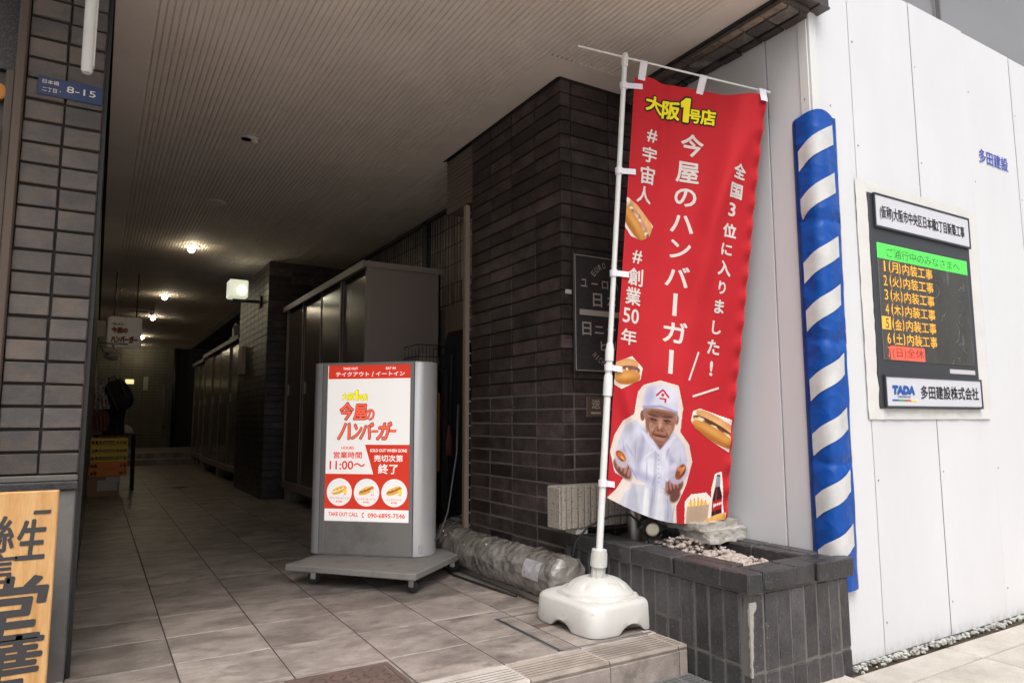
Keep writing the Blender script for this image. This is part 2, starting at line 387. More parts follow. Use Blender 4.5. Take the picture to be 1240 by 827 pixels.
M_postr = mat('poster_red', hx('#c8301f'), .5, emit=hx('#e2402c'), estr=.27)
M_postk = mat('poster_black', (.06, .03, .03), .5)
M_posty = mat('poster_yellow', hx('#f0e500'), .5, emit=hx('#f0e500'), estr=.4)
M_posto = mat('poster_orange', hx('#e8604a'), .5, emit=hx('#ee5c44'), estr=.42)
M_postp = mat('poster_picture', (1, 1, 1), .5, vcol=True, estr=.40)
M_ledg = mat('led_green', (.1, .5, .1), .5, emit=hx('#58e85a'), estr=.75)
M_leda = mat('led_amber', (.5, .3, .05), .5, emit=hx('#ffb43a'), estr=.85)
M_ledr = mat('led_red', (.5, .05, .03), .5, emit=hx('#ff6a52'), estr=.8)
M_ledd = mat('led_dark_letters', (.05, .22, .06), .5)
M_leddr = mat('led_dark_red_letters', (.45, .03, .02), .5)

ZG = -.107     # street level; the passage floor is z = 0
ZC = 2.401     # ceiling
XP, YP = 1.813, 2.575   # outer corner of the big brick pillar

# ------------------------------------------------------------------ setting: ground, sidewalk, passage floor
ground = tag(obj('street_ground', B(-60, 60, -60, 1.2, ZG-.30, ZG-.032), M_ground), kind='structure')
walk = tag(obj('sidewalk', B(-30, 40, -1.6, 1.93, ZG-.05, ZG-.012), M_grout), kind='structure')
for i in range(-3, 12):
    for j in range(0, 6):
        x0 = 2.29+.6*(i-3); y1 = 1.415-.6*j
        y0 = y1-.6
        piece('slab', x0+.003, x0+.597, y0+.003, y1-.003, ZG-.03, ZG, M_pave, walk, .004, .0008, .0004)
for i in range(-3, 13):
    x0 = 2.29+.6*(i-3)
    piece('slab', x0+.003, x0+.597, 1.418, 1.545 if x0 > 1.7 else 1.845, ZG-.03, ZG, M_pave, walk, .004, .0008, .0004)
floor = tag(obj('passage_floor', B(-.60, 2.36, 1.85, 14.15, ZG-.04, -.0022), mat('pale_tile_grout', (.46, .41, .37), .9, bump=.4)), kind='structure')
XL = [-.60, -.341, -.038, .262, .565, .868, 1.168, 1.470, 1.772, 2.09, 2.34]
YL = [2.0+.0]+[2.247+.31*k for k in range(0, 26)]
for i in range(len(XL)-1):
    for j in range(len(YL)-1):
        x0, x1, y0, y1 = XL[i], XL[i+1], YL[j], YL[j+1]
        if i < 2 and y0 > 2.5: continue
        if i < 2 and y1 > 2.57: y1 = 2.567
        if x0 > 1.76 and (y0 < 3.6): continue
        if y0 > 7.5: continue
        piece('floor_tile', x0+.002, x1-.002, y0+.0025, y1-.0025, -.012, 0., M_tile, floor, .0015, .0003, .0002)
for x_ in XL[2:9]: obj('dark_joint', B(x_-.0024, x_+.0024, 2.0, 13.75, -.0022, -.0012), mat('dark_joint', (.05, .042, .036), .9), floor)
g = G()
for i in range(2, len(XL)-1):
    for j in range(17, 38):
        y0 = 2.247+.31*j
        g.box(XL[i]+.002, XL[i+1]-.002, y0+.002, y0+.308, -.012, 0)
tag(obj('far_floor_tiles', g, M_tile, floor), kind='stuff')
for i in range(1, 9):                       # nosing tiles with anti-slip grooves, then the riser tiles
    x0, x1 = XL[i], min(XL[i+1], 1.810)
    pale = i == 5
    g = G(); g.box(x0+.002, x1-.002, 1.846, 1.998, -.014, -.002)
    g.tube([(x0+.002, 1.852, -.007), (x1-.002, 1.852, -.007)], .0085, 8)
    obj('nosing_tile', g, M_nosep if pale else M_nose, floor)
    g = G()
    for k in range(6): g.box(x0+.006, x1-.006, 1.870+k*.0185, 1.8732+k*.0185, -.006, -.0014)
    tag(obj('anti_slip_grooves', g, mat('dark_groove', (.15, .13, .11), .9), floor), kind='stuff')  # narrow dark strips drawn in place of the grooves
    piece('riser_tile', x0+.002, x1-.002, 1.840, 1.852, ZG+.002, -.017, M_tile, floor, .0015, .0003, .0002)
tag(obj('back_step', B(-.036, 2.3, 13.75, 14.35, 0, .10), M_tile), kind='structure')
tag(obj('back_platform', B(-.036, 2.3, 14.32, 17.42, 0, .19), M_tile), kind='structure')

# ceiling: real ribs running down the passage, flat borders
g = G()
x, ribs = .118, []
prof = []
while x < 2.24:
    prof += [(x, ZC-.000), (x+.0035, ZC+.007), (x+.0095, ZC+.007), (x+.013, ZC-.000)]; x += .0262
def strip(prof, y0, y1):
    n = len(prof); v = [(a, y0, b) for a, b in prof]+[(a, y1, b) for a, b in prof]
    return v, [(i, i+1, n+i+1, n+i) for i in range(n-1)]
p1 = [(.115, ZC)]+[q for q in prof if q[0] < 1.66]+[(1.66, ZC)]
p2 = [(1.66, ZC)]+[q for q in prof if 1.662 < q[0] < 2.02]+[(2.04, ZC)]
g.add(*strip(p1, 1.66, 17.4)); g.add(*strip(p2, 1.66, 2.43))
p3 = [(1.80, ZC)]+[q for q in prof if 1.80 < q[0] < 2.22]+[(2.26, ZC)]
g.add(*strip(p3, 3.86, 7.3))
g.box(-.022, .115, 1.60, 17.4, ZC-.001, ZC+.03); g.box(1.66, 1.80, 2.43, 17.4, ZC-.001, ZC+.03)
g.box(2.04, 2.172, 1.60, 2.58, ZC-.001, ZC+.03); g.box(1.66, 2.04, 2.43, 2.58, ZC-.0005, ZC+.03)
g.box(.115, 2.04, 1.60, 1.66, ZC-.001, ZC+.03)
for k, yy in enumerate((2.35, 3.25, 4.5, 5.9)):        # little lumps of filler where the boards meet
    for q in range(24):
        xx = .2+random.random()*1.3; g.box(xx, xx+.005, yy+.02*(xx-1), yy+.006+.02*(xx-1), ZC-.0022, ZC+.002, .001)
ceiling = tag(obj('ribbed_ceiling', g, M_ceil), kind='structure')
tag(obj('ceiling_slab', B(-.6, 2.33, 1.60, 18.0, ZC+.032, ZC+.2), M_dark), kind='structure')

# walls that close the passage
tag(obj('left_passage_wall', B(-.6, -.046, 4.9, 17.5, -.1, ZC+.1), M_wall), kind='structure')
fw_ = thing('back_wall', (1.1, 17.4, .19), 'dim greenish brick wall closing the far end of the passage', 'wall')
obj('mortar', B(-.05, 2.6, 17.412, 17.6, -.1, ZC+.1), M_dmort, fw_)
g = G()
for r_ in range(33):
    for c in range(12): g.box(-.04+c*.227, -.04+c*.227+.219, 17.40, 17.42, .19+r_*.068, .19+r_*.068+.06)
tag(obj('brick', g, mat('olive_brick', (.17, .16, .115), .6, col2=(.11, .105, .08), nscale=1.5, bump=.3), fw_), kind='stuff')
obj('drain_pipe', G().tube([(1.50, 17.3, .19), (1.50, 17.3, 2.4)], .05, 12), M_black, fw_, smooth=True)
obj('notice_plate', B(.87, .965, 17.385, 17.40, 1.44, 1.745, .003), mat('dull_white_plate', (.5, .48, .4), .5), fw_)
tag(obj('number_plate', B(.52, .685, 17.38, 17.40, 1.58, 1.68, .003), mat('lit_number_plate', (.7, .6, .3), .5, emit=(1, .85, .4), estr=.5), fw_))
obj('handrail', G().tube([(1.30, 17.37, 1.55), (1.29, 17.32, 1.50), (1.31, 17.32, .67), (1.32, 17.38, .62)], .014, 8), M_steel, fw_, smooth=True)
obj('recess_shade', B(1.56, 2.4, 17.36, 17.399, .19, 2.39), M_dark, fw_)  # flat dark sheet painted in for the shade of a recess

# ------------------------------------------------------------------ building masses round the passage
tag(obj('upper_building', B(-.6, 2.325, 1.625, 18, ZC+.21, 9), M_plaster), kind='structure')
tag(obj('left_building', B(-8, -.61, 2.66, 18, ZG, 9), M_plaster), kind='structure')
tag(obj('neighbour_wall', B(2.74, 3.0, 2.7, 18, ZG, 7), mat('neighbour_render', (.3, .28, .25), .9)), kind='structure')

# ------------------------------------------------------------------ big dark brick pillar
pil = thing('brick_pillar', (2.07, 3.03, 0), 'big pillar of dark purple brick right of the lightbox sign, reaching the ceiling', 'pillar')
obj('mortar', B(XP+.002, 2.33, YP+.002, 3.486, ZG, .90), mat('pale_dirty_mortar', (.13, .115, .105), .9), pil); obj('upper_mortar', B(XP+.0075, 2.33, YP+.0075, 3.486, .90, 2.395), mat('black_mortar', (.02, .018, .017), .9), pil)
ROW = .0682
z = .012; row = 0
while z < 2.39:
    h = min(.0605, 2.398-z)
    if h < .02: break
    for c in range(4):
        y0 = YP+(0.002 if c == 0 else 0)+c*.2275
        piece('brick', XP, XP+.02, y0, y0+.2215, z, z+h, M_dbrick, pil, .002)
    if z > .18:
        for x0, x1 in ((XP, 1.868), (1.875, 2.095), (2.102, 2.322)):
            piece('brick', x0+(.0205 if x0 == XP else 0), x1, YP, YP+.02, z, z+h, M_dbrick, pil, .002) if x0 != XP else piece('brick', XP-.001, x1, YP-.001, YP+.0195, z, z+h, M_dbrick, pil, .002)
    z += ROW; row += 1
obj('top_trim', G().box(XP-.006, 2.33, YP-.006, YP-.001, 2.388, 2.40).box(XP-.006, XP-.001, YP-.006, 3.49, 2.388, 2.40), M_black, pil)
obj('corner_board', B(1.782, 1.809, 3.492, 3.525, .16, 2.02, .002), M_tan, pil)
g = G()
for k in range(28): g.box(1.809, 1.8145, 3.487, 3.4965, .20+k*ROW-.005, .20+k*ROW+.002)
obj('mortar_lumps', g, M_engr, pil)
tag(obj('reflective_sticker', B(1.828, 1.862, YP-.0035, YP-.0015, 1.355, 1.375), M_paper, pil))

# ribbed downstand box behind the pillar
g = G(); prof = [(1.83, 2.40)]
zz = 2.39
while zz > 2.08: prof += [(1.83, zz), (1.836, zz-.003), (1.836, zz-.010), (1.83, zz-.013)]; zz -= .0262
prof += [(1.83, 2.06)]
v = [(a, 3.500, b) for a, b in prof]+[(a, 3.856, b) for a, b in prof]; n = len(prof)
g.add(v, [(i, i+1, n+i+1, n+i) for i in range(n-1)]); g.box(1.84, 2.25, 3.5, 3.855, 2.062, 2.399); g.box(1.830, 1.842, 3.500, 3.856, 2.055, 2.062)
tag(obj('ribbed_bulkhead', g, mat('brown_ribbed_panel', (.17, .135, .115), .7)), kind='structure')

# ------------------------------------------------------------------ engraved plaque and small plate on the pillar
def yplane(Y): return lambda a, b, l=0.: (a, Y-l, b)
pq = thing('building_plaque', (2.08, YP, .994), 'polished black stone plaque with engraved lettering, half hidden behind the flag pole', 'plaque')
obj('slab', B(1.866, 2.30, YP-.016, YP-.003, .994, 1.550, .002), M_granite, pq)
g = G()
for a, b, c, d in ((1.873, 2.293, 1.540, 1.543), (1.873, 2.293, 1.001, 1.004)): g.box(a, b, YP-.0175, YP-.0155, c, d)
for a in (1.873, 2.290): g.box(a, a+.003, YP-.0175, YP-.0155, 1.001, 1.543)
obj('border_line', g, M_engr, pq)
f_ = yplane(YP-.0172); g = G()
for i, ch in enumerate('EURO HOUSE'):
    t = (i-4.5)/4.5; ang = t*.95
    if ch != ' ': text(g, ch, 2.083+.125*math.sin(ang), 1.395+.115*math.cos(ang), .017, .028, f_, .01, rot=-ang)
for i, ch in enumerate('ユーロハウス'): text(g, ch, 1.925+i*.062, 1.412, .036, .036 if ch != 'ー' else .006, f_, .012)
for i, ch in enumerate('日本橋'): text(g, ch, 2.003+i*.085, 1.336, .052, .062, f_, .02)
obj('divider_bar', B(1.898, 2.268, YP-.0185, YP-.0155, 1.260, 1.286), M_engr, pq)
for i, ch in enumerate('日ニチエイ'): text(g, ch, 1.937+i*.073, 1.197 if ch != 'ニ' else 1.195, .05, .060 if ch != 'ニ' else .034, f_, .02)
for i, ch in enumerate('ビル'): text(g, ch, 2.042+i*.075, 1.122, .048, .046, f_, .015)
for i, ch in enumerate('NICHIEI BLDG'):
    t = (i-5.5)/5.5; ang = t*.95
    if ch != ' ': text(g, ch, 2.083+.125*math.sin(ang), 1.135-.10*math.cos(ang), .012 if ch != 'I' else .004, .026, f_, .008, rot=ang)
tag(obj('lettering', g, M_engr, pq), kind='stuff')
pl2 = thing('bronze_plate', (2.0, YP, .788), 'small square bronze plate marked 送 on the pillar below the stone plaque', 'plate')
obj('plate', B(1.938, 2.045, YP-.008, YP-.002, .788, .882, .002), M_bronze, pl2)
g = G(); text(g, '送', 1.990, .848, .048, .042, yplane(YP-.0092), .02); obj('small_lettering', B(1.962, 2.018, YP-.0095, YP-.0078, .803, .812), M_engr, pl2)
obj('lettering', g, M_engr, pl2)

# ------------------------------------------------------------------ planter wall
plt = thing('brick_planter', (2.07, 2.05, ZG), 'low charcoal brick planter with soldier bricks and chipped caps beside the hoarding', 'planter')
g = G()
g.box(XP+.003, 1.925, 1.569, 2.57, ZG-.02, .228); g.box(1.925, 2.326, 1.569, 1.68, ZG-.02, .228); g.box(2.215, 2.326, 1.68, 2.57, ZG-.02, .215)
obj('mortar', g, M_pmort, plt)
def soldier(axis, a0, a1, z0, z1):
    if axis == 'x': piece('brick', a0, a1, 1.566, 1.60, z0, z1, M_planter, plt, .003, .0018, .0012)
    else: piece('brick', XP, XP+.034, a0, a1, z0, z1, M_planter, plt, .003, .0018, .0012)
xs = [1.815, 1.879, 1.947, 2.016, 2.084, 2.152, 2.219, 2.277, 2.331]
for i in range(8):
    soldier('x', xs[i]+(.0035 if i else .0), xs[i+1]-.0035, -.018, .219)
    soldier('x', xs[i]+(.0035 if i else .0), xs[i+1]-.0035, ZG-.01, -.026)
ys = [1.606+.0665*k for k in range(0, 16)]
for k in range(15):
    a0, a1 = ys[k]+.0035-(.0 if k else .001), ys[k+1]-.0035
    if a1 > 2.574: break
    if k < 4: soldier('y', a0, a1, .001, .219); soldier('y', a0, a1, ZG-.01, -.008)
    elif k < 6: soldier('y', a0, a1, .078, .219); soldier('y', a0, a1, -.03, .070)
    else: soldier('y', a0, a1, .002, .219)
def cap(x0, x1, y0, y1, zt=.288): piece('cap_brick', x0, x1, y0, y1, .228, zt, M_planter, plt, .0045, .002, .0022)
y = 1.672
cap(1.800, 1.866, 1.552, 1.664) ; cap(1.870, 2.030, 1.552, 1.610, .289); cap(2.036, 2.135, 1.553, 1.664); cap(2.141, 2.338, 1.550, 1.604, .290)
cap(1.872, 2.030, 1.616, 1.664); cap(2.141, 2.24, 1.610, 1.664); cap(2.246, 2.330, 1.610, 1.664)
for k in range(4):
    a = 1.670+k*.226; cap(1.800, 1.856, a, a+.219)
    cap(1.862, 1.918, a+(.0 if k else .0), a+.219) if k else cap(1.862, 1.918, 1.670, 1.889)
for k in range(4):
    a = 1.670+k*.226; cap(2.276, 2.328, a, a+.219, .2885); cap(2.218, 2.270, a+.0, a+.219, .287)
g = G(); random.seed(5)
for k in range(10):
    for j_ in range(3): pass
nx, ny = 12, 30; v = []; f = []
for i in range(nx+1):
    for j in range(ny+1):
        x_ = 1.922+(2.216-1.922)*i/nx; y_ = 1.684+(2.57-1.684)*j/ny
        v.append((x_, y_, .232+.018*noise.noise(Vector((x_*14, y_*14, 0)))+.02*min(1, max(0, (y_-1.75)/.4))))
for i in range(nx):
    for j in range(ny): a = i*(ny+1)+j; f.append((a, a+ny+1, a+ny+2, a+1))
g.add(v, f); tag(obj('soil', g, M_soil, plt, smooth=True), kind='stuff')
mo = G(); rs_ = random.Random(3); zz = -.03                      # mortar smeared over the outer corner
while zz < .205:
    h_ = .012; a = .004+.012*max(0, (zz-.02)/.19)+rs_.uniform(0, .006)+(.012 if zz > .17 else 0); b = .003+rs_.uniform(0, .006)
    mo.v += [(XP-.0012, 1.565+b, zz), (XP-.0014, 1.5645, zz), (XP+a, 1.5642, zz)]; zz += h_
n_ = len(mo.v)//3
for k in range(n_-1):
    for q in (0, 1): mo.f.append((3*k+q, 3*k+q+1, 3*k+q+4, 3*k+q+3))
obj('mortar_smear', mo, mat('smeared_mortar', (.34, .32, .30), .9, bump=1., bscale=200), plt)

# pebbles
def stones(name, pts, m, smooth=False):
    g = G()
    for k, (x_, y_, z_, s_) in enumerate(pts):
        g.blob((x_, y_, z_), (s_*random.uniform(.8, 1.4), s_*random.uniform(.7, 1.1), s_*random.uniform(.5, .85)), .35, 2.2, 1, k)
    return obj(name, g, m, smooth=smooth)
pts = []
for k in range(420):
    t = random.random(); y_ = 1.70+t*.58; x_ = 2.02+random.random()*.185-.05*t; hgt = .055*math.exp(-((y_-2.10)/.12)**2)
    pts.append((x_, y_, .245+.012*t+hgt*random.random(), random.uniform(.006, .0155)))
tag(stones('pebbles', pts, M_peb), 'pale pebbles and stone chips heaped in the brick planter', 'pebbles', kind='stuff')
pts = []
for k in range(520):
    x_ = 2.35+random.random()**1.1*3.2; pts.append((x_, 1.600-abs(random.gauss(0, .012)), ZG+random.uniform(-.010, .006), random.uniform(.004, .012)))
for k in range(3): pts.append((2.90+k*.03, 1.575, ZG+.008, .017))
tag(stones('gravel_strip', pts, M_grav), 'loose grey gravel along the foot of the white hoarding', 'gravel', kind='stuff')
tag(obj('gravel_bed', B(2.33, 9, 1.549, 1.612, ZG-.03, ZG-.012), M_soil), kind='structure')
tag(obj('yellow_road_mark', B(3.42, 3.75, 1.465, 1.50, ZG+.0005, ZG+.0012), M_yline), kind='structure')

# ribbed concrete block leaning at the pillar corner
blk = thing('ribbed_concrete_block', (1.95, 2.48, .29), 'pebble-finished concrete block with vertical grooves on the planter edge behind the pole', 'block')
g = G(); x_ = 1.700
wds = [.022, .024, .03, .03, .03, .028, .03, .03, .03, .028, .03, .03, .028, .03, .03]
x_ = 1.700; top = .498
for k, w_ in enumerate(wds[:14]):
    if x_ > 2.10: break
    g.box(x_+.0022, x_+w_*1.12-.0022, 2.432, 2.47, .318-.0*k, top-.006*(k/14)+random.uniform(-.002, .002), .004, jit=.001); x_ += w_*1.12
g.box(1.698, x_, 2.446, 2.545, .316, .494, .006)
obj('block_body', g, M_conc, blk, origin=(1.9, 2.48, .3))
obj('support_chip', B(1.78, 1.84, 2.44, 2.53, .290, .316, .004), M_conc2, blk)
# broken concrete block
def rough_block(name, x0, x1, y0, y1, z0, z1, m, parent, rot=0., amp=.008, n=10, seed=1):
    bm = bmesh.new(); bmesh.ops.create_cube(bm, size=1); bmesh.ops.subdivide_edges(bm, edges=bm.edges, cuts=n, use_grid_fill=True)
    c, s_ = math.cos(rot), math.sin(rot); v = []
    for q in bm.verts:
        p = Vector((q.co.x*(x1-x0), q.co.y*(y1-y0), q.co.z*(z1-z0)))
        e = sum(1 for t in q.co if abs(abs(t)-.5) < 1e-3)
        d = noise.noise_vector(p*22+Vector((seed, 0, 0)))*amp+noise.noise_vector(p*70)*amp*.4
        if e >= 2: p *= 1-.03*abs(noise.noise(p*30))
        p += d; v.append(((x0+x1)/2+p.x*c-p.y*s_, (y0+y1)/2+p.x*s_+p.y*c, (z0+z1)/2+p.z))
    g = G(); g.add(v, [[a.index for a in q.verts] for q in bm.faces]); bm.free()
    return obj(name, g, m, parent)
brk = thing('broken_concrete_block', (2.2, 2.25, .29), 'broken grey concrete lump behind the pebbles under the banner hem', 'block')
rough_block('block_body', 2.09, 2.325, 2.00, 2.16, .288, .338, M_conc2, brk, .06, .007, 10, 2)
rough_block('upper_slab', 2.06, 2.315, 2.03, 2.20, .335, .366, M_conc2, brk, .10, .006, 10, 5)
# steel post stub, floodlight
tag(obj('post_stub', G().lathe([(.030, 0), (.030, .13), (.028, .135), (0.001, .135)], (2.03, 2.36, .255), 20), M_steel, smooth=False, auto=40), 'short dull steel post stub standing in the planter beside the floodlight', 'post')
fl = thing('floodlight', (1.95, 2.13, .25), 'small black floodlight with a round cream lens under the banner', 'floodlight')
Mf = Matrix.Translation((1.955, 2.17, .340)) @ Matrix.Rotation(R(-25), 4, 'Z') @ Matrix.Rotation(R(14), 4, 'X') @ Matrix.Rotation(R(40), 4, 'Y')
obj('housing', G().box(-.042, .042, -.005, .035, -.036, .036, .005, M=Mf), M_black, fl)
g = G()
for k in range(5): g.box(-.036+k*.016, -.032+k*.016, .034, .052, -.03, .03, 0, M=Mf)
g.box(-.052, -.043, -.012, .02, -.012, .012, .002, M=Mf); g.box(.043, .052, -.012, .02, -.012, .012, .002, M=Mf)
obj('cooling_fins', g, M_black, fl)
obj('lens', G().lathe([(.001, .0), (.018, .0), (.0265, -.004), (.0275, -.012)], n=24, M=Mf @ Matrix.Rotation(R(90), 4, 'X') @ Matrix.Translation((0, 0, .022))), mat('cream_lens', (.62, .58, .46), .3), fl, smooth=True)
obj('bracket', G().tube([(1.955, 2.18, .26), (1.955, 2.19, .32)], .008, 8), M_black, fl)
pts = [(1.96, 2.2, .33), (1.93, 2.27, .385), (1.87, 2.33, .375), (1.80, 2.39, .33), (1.76, 2.42, .27), (1.75, 2.44, .18), (1.77, 2.50, .12)]
tag(obj('lamp_cable', G().tube(pts, .005, 8), M_rub, smooth=True), 'black cable drooping from the floodlight across the ribbed concrete block', 'cable')

# ------------------------------------------------------------------ eave beam with tiled underside
em = thing('eave_beam', (2.25, 2.1, 2.36), 'dark tiled beam under the edge of the ceiling above the banner rod', 'beam')
obj('mortar', B(2.176, 2.332, 1.60, 2.572, 2.372, 2.52), M_dmort, em)
M_bt = mat('dusty_brown_tile', (.27, .20, .15), .7, col2=(.13, .10, .08), nscale=12, bump=1., bscale=70, rnd=.4, dirt=(18, (.05, .04, .035), .5, .7))
M_bt2 = mat('dusty_dark_tile', (.10, .088, .082), .6, col2=(.30, .275, .26), nscale=14, nlo=.5, nhi=.75, bump=1., bscale=70, rnd=.4)
for k in range(9):
    y0 = 1.612+k*.107
    piece('tile', 2.179, 2.215, y0, y0+.10, 2.366, 2.376, M_bt, em, .002)
    piece('tile', 2.221, 2.283, y0, y0+.10, 2.360, 2.376, M_bt2, em, .002)
    piece('tile', 2.289, 2.332, y0, y0+.10, 2.352+random.uniform(-.003, .003), 2.376, M_dbrick, em, .003)
obj('inner_trim', B(2.168, 2.176, 1.60, 2.572, 2.385, 2.42), M_black, em)
obj('metal_cap', G().box(2.150, 2.400, 1.560, 1.606, 2.388, 2.50, .003).box(2.338, 2.400, 1.556, 1.64, 2.382, 2.392, .001), mat('dark_flashing', (.075, .062, .06), .35, metal=.4), em)

# ------------------------------------------------------------------ white hoarding
ho = thing('white_hoarding', (3.6, 1.62, ZG), 'tall white steel panel hoarding round the building site, turning the corner beside the planter', 'hoarding')
YH = 1.612
px_ = [2.378, 2.600, 3.068, 3.532]+[3.996+.464*k for k in range(9)]
tops = [2.66, 2.655, 2.657, 2.652]+[2.652+(.004 if k % 2 else -.003) for k in range(9)]
for i in range(len(px_)-1):
    x0, x1 = px_[i], px_[i+1]
    g = G(); dz = .0012*(i % 2)
    nx = 6; v = []; f = []
    for a in range(nx+1):
        for b in range(13):
            u_ = a/nx; vv = b/12
            wv = .0018*noise.noise(Vector((x0*3+u_*1.2, vv*3.5, i)))
            v.append((x0+(.0025 if i in (0, 1) else .0009)+u_*(x1-x0-(.005 if i in (0, 1) else .0018)), YH+dz+wv*(0 < a < nx), ZG+.002+vv*(tops[i]-ZG)))
    for a in range(nx):
        for b in range(12): q = a*13+b; f.append((q, q+13, q+14, q+1))
    g.add(v, f); g.box(x0+.0025, x1-.0025, YH+.004, YH+.03, ZG+.002, tops[i]-.002)
    obj('panel', g, M_white, ho, smooth=False)
g = G()
for i in range(1, len(px_)-1): g.box(px_[i]-.0022, px_[i]+.0022, YH+(.006 if i == 1 else .0012), YH+.03, ZG, 2.64)
obj('joint_filler', g, M_gap, ho)
obj('bottom_rail', B(2.36, 8, YH+.003, YH+.03, ZG-.02, ZG+.004), M_gap, ho)
XH = 2.338
for k, (y0, y1) in enumerate(((1.660, 1.818), (1.822, 2.28), (2.284, 2.575))):
    piece('panel', XH, XH+.03, y0+.0015, y1-.0015, .20 if 0 else ZG, 2.40, M_white, ho, .001, .0003, .0002)
g = G().box(XH-.006, XH+.03, YH+.008, 1.660, ZG, 2.40, .002).box(XH-.003, 2.3765, YH-.004, YH+.012, ZG, 2.66, .002)
obj('corner_trim', g, M_whited, ho)
g = G()
for zz in (.35, .95, 1.25, 2.02): g.lathe([(.004, 0), (.003, .002), (.001, .0025)], n=8, M=Matrix.Translation((2.45, YH-.0005, zz)) @ Matrix.Rotation(R(90), 4, 'X'))
for zz in (.5, 1.3, 2.03): g.lathe([(.004, 0), (.003, .002), (.001, .0025)], n=8, M=Matrix.Translation((XH-.006, 1.64, zz)) @ Matrix.Rotation(R(-90), 4, 'Y'))
for xx in px_[1:-4]:
    for zz in (.02, .55, 1.9, 2.35): g.lathe([(.0038, 0), (.003, .002), (.001, .0025)], n=8, M=Matrix.Translation((xx+.022, YH-.0002, zz+.01*math.sin(xx*9))) @ Matrix.Rotation(R(90), 4, 'X'))
tag(obj('screws', g, M_steel, ho), kind='stuff')
g = G(); f_ = yplane(YH-.0012)
text(g, '多田建設', 3.752, 2.048, .285, .070, f_, .010)
obj('lettering', g, mat('blue_lettering', hx('#2a45b0'), .5), ho)
# grey scaffold sheeting behind
nx, nz = 60, 40; v = []; f = []
for i in range(nx+1):
    for j in range(nz+1):
        x_ = 2.9+i*.25; z_ = ZG+j*.3
        v.append((x_, 3.45+.035*noise.noise(Vector((x_*1.3, z_*.5, 2)))+.012*math.sin(z_*14+x_), z_))
for i in range(nx):
    for j in range(nz): a = i*(nz+1)+j; f.append((a, a+nz+1, a+nz+2, a+1))
sh = thing('scaffold_sheet', (8, 3.45, ZG), 'grey mesh sheeting hung on the scaffold above and behind the white hoarding', 'sheeting')
g = G(); g.add(v, f); obj('sheet', g, M_sheet, sh, smooth=True)
obj('lacing_seam', G().box(7.02, 7.045, 3.38, 3.42, ZG, 11).box(10.6, 10.63, 3.38, 3.42, ZG, 11), M_gap, sh)
obj('scaffold_tubes', G().tube([(3.0, 3.6, 3.6), (17, 3.6, 3.6)], .024, 8).tube([(3.0, 3.6, 5.4), (17, 3.6, 5.4)], .024, 8).tube([(5.0, 3.6, ZG), (5., 3.6, 11)], .024, 8).tube([(9.0, 3.6, ZG), (9., 3.6, 11)], .024, 8), M_steel, sh)

# ------------------------------------------------------------------ blue and white striped corner cushion
cu = thing('striped_corner_guard', (2.36, 1.6, .161), 'blue vinyl corner cushion with white slanting stripes on the hoarding corner', 'corner guard')
def guard(s_, z_, off=0.):
    """s_ 0..1 goes round the corner from the side face to the front face"""
    a0 = Vector((XH-.007, 1.700)); a1 = Vector((2.437+.026*(z_-.17)/1.8, YH-.007))
    p1 = Vector((XH-.013, 1.632)); c = Vector((XH-.020, 1.590)); p2 = Vector((2.364, YH-.017))
    if s_ < .32: t_ = s_/.32; p = a0.lerp(p1, t_); d = (p1-a0).lerp((c-p1)*1.5, t_*t_)
    elif s_ < .5: t_ = (s_-.32)/.18; p = p1*(1-t_)**2+c*2*t_*(1-t_)+p2*t_**2; d = (c-p1)*(1-t_)+(p2-c)*t_
    else: t_ = (s_-.5)/.5; p = p2.lerp(a1, t_); d = ((p2-c)*1.5).lerp(a1-p2, min(1, t_*2))
    d.normalize(); nrm = Vector((-d.y, d.x)); nrm = -nrm if nrm.dot(Vector((-1, -1))) < 0 else nrm
    seg = [1.979, 1.535, 1.075, .618, .161]
    puff = 1
    for q in seg[1:-1]: puff = min(puff, (abs(z_-q-.006*math.sin(s_*9))/.035)**.6)
    edge = min(1, s_/.12, (1-s_)/.12)
    t = .003+.011*edge*(.25+.75*puff)+(.0026*noise.noise(Vector((s_*5, z_*11, 1)))+.007*(1-puff)*noise.noise(Vector((s_*14, z_*50, 4))))*edge+off
    return (p.x+nrm.x*t, p.y+nrm.y*t, z_)
def gtop(s_): return 1.955+.014*math.exp(-((s_-.5)/.2)**2)-.004*math.exp(-((s_-.8)/.06)**2)
ns_, nz = 26, 220; g = G(); v = []; f = []
for i in range(ns_+1):
    for j in range(nz+1):
        s_ = i/ns_; v.append(guard(s_, .161+(gtop(s_)-.161)*j/nz))
for i in range(ns_):
    for j in range(nz): a = i*(nz+1)+j; f.append((a, a+nz+1, a+nz+2, a+1))
g.add(v, f); obj('cushion', g, M_blue, cu, smooth=True)
g = G()
for s0, s1 in ((0.0, .085), (.93, 1.0)):
    g = G()
    for j in range(60):
        z0 = .163+(1.945-.163)*j/60; z1 = .163+(1.945-.163)*(j+1)/60
        g.add([guard(s0, z0, .002), guard(s1, z0, .002), guard(s1, z1, .002), guard(s0, z1, .002)], [(0, 1, 2, 3)])
    obj('hem', g, M_blued, cu, smooth=True)
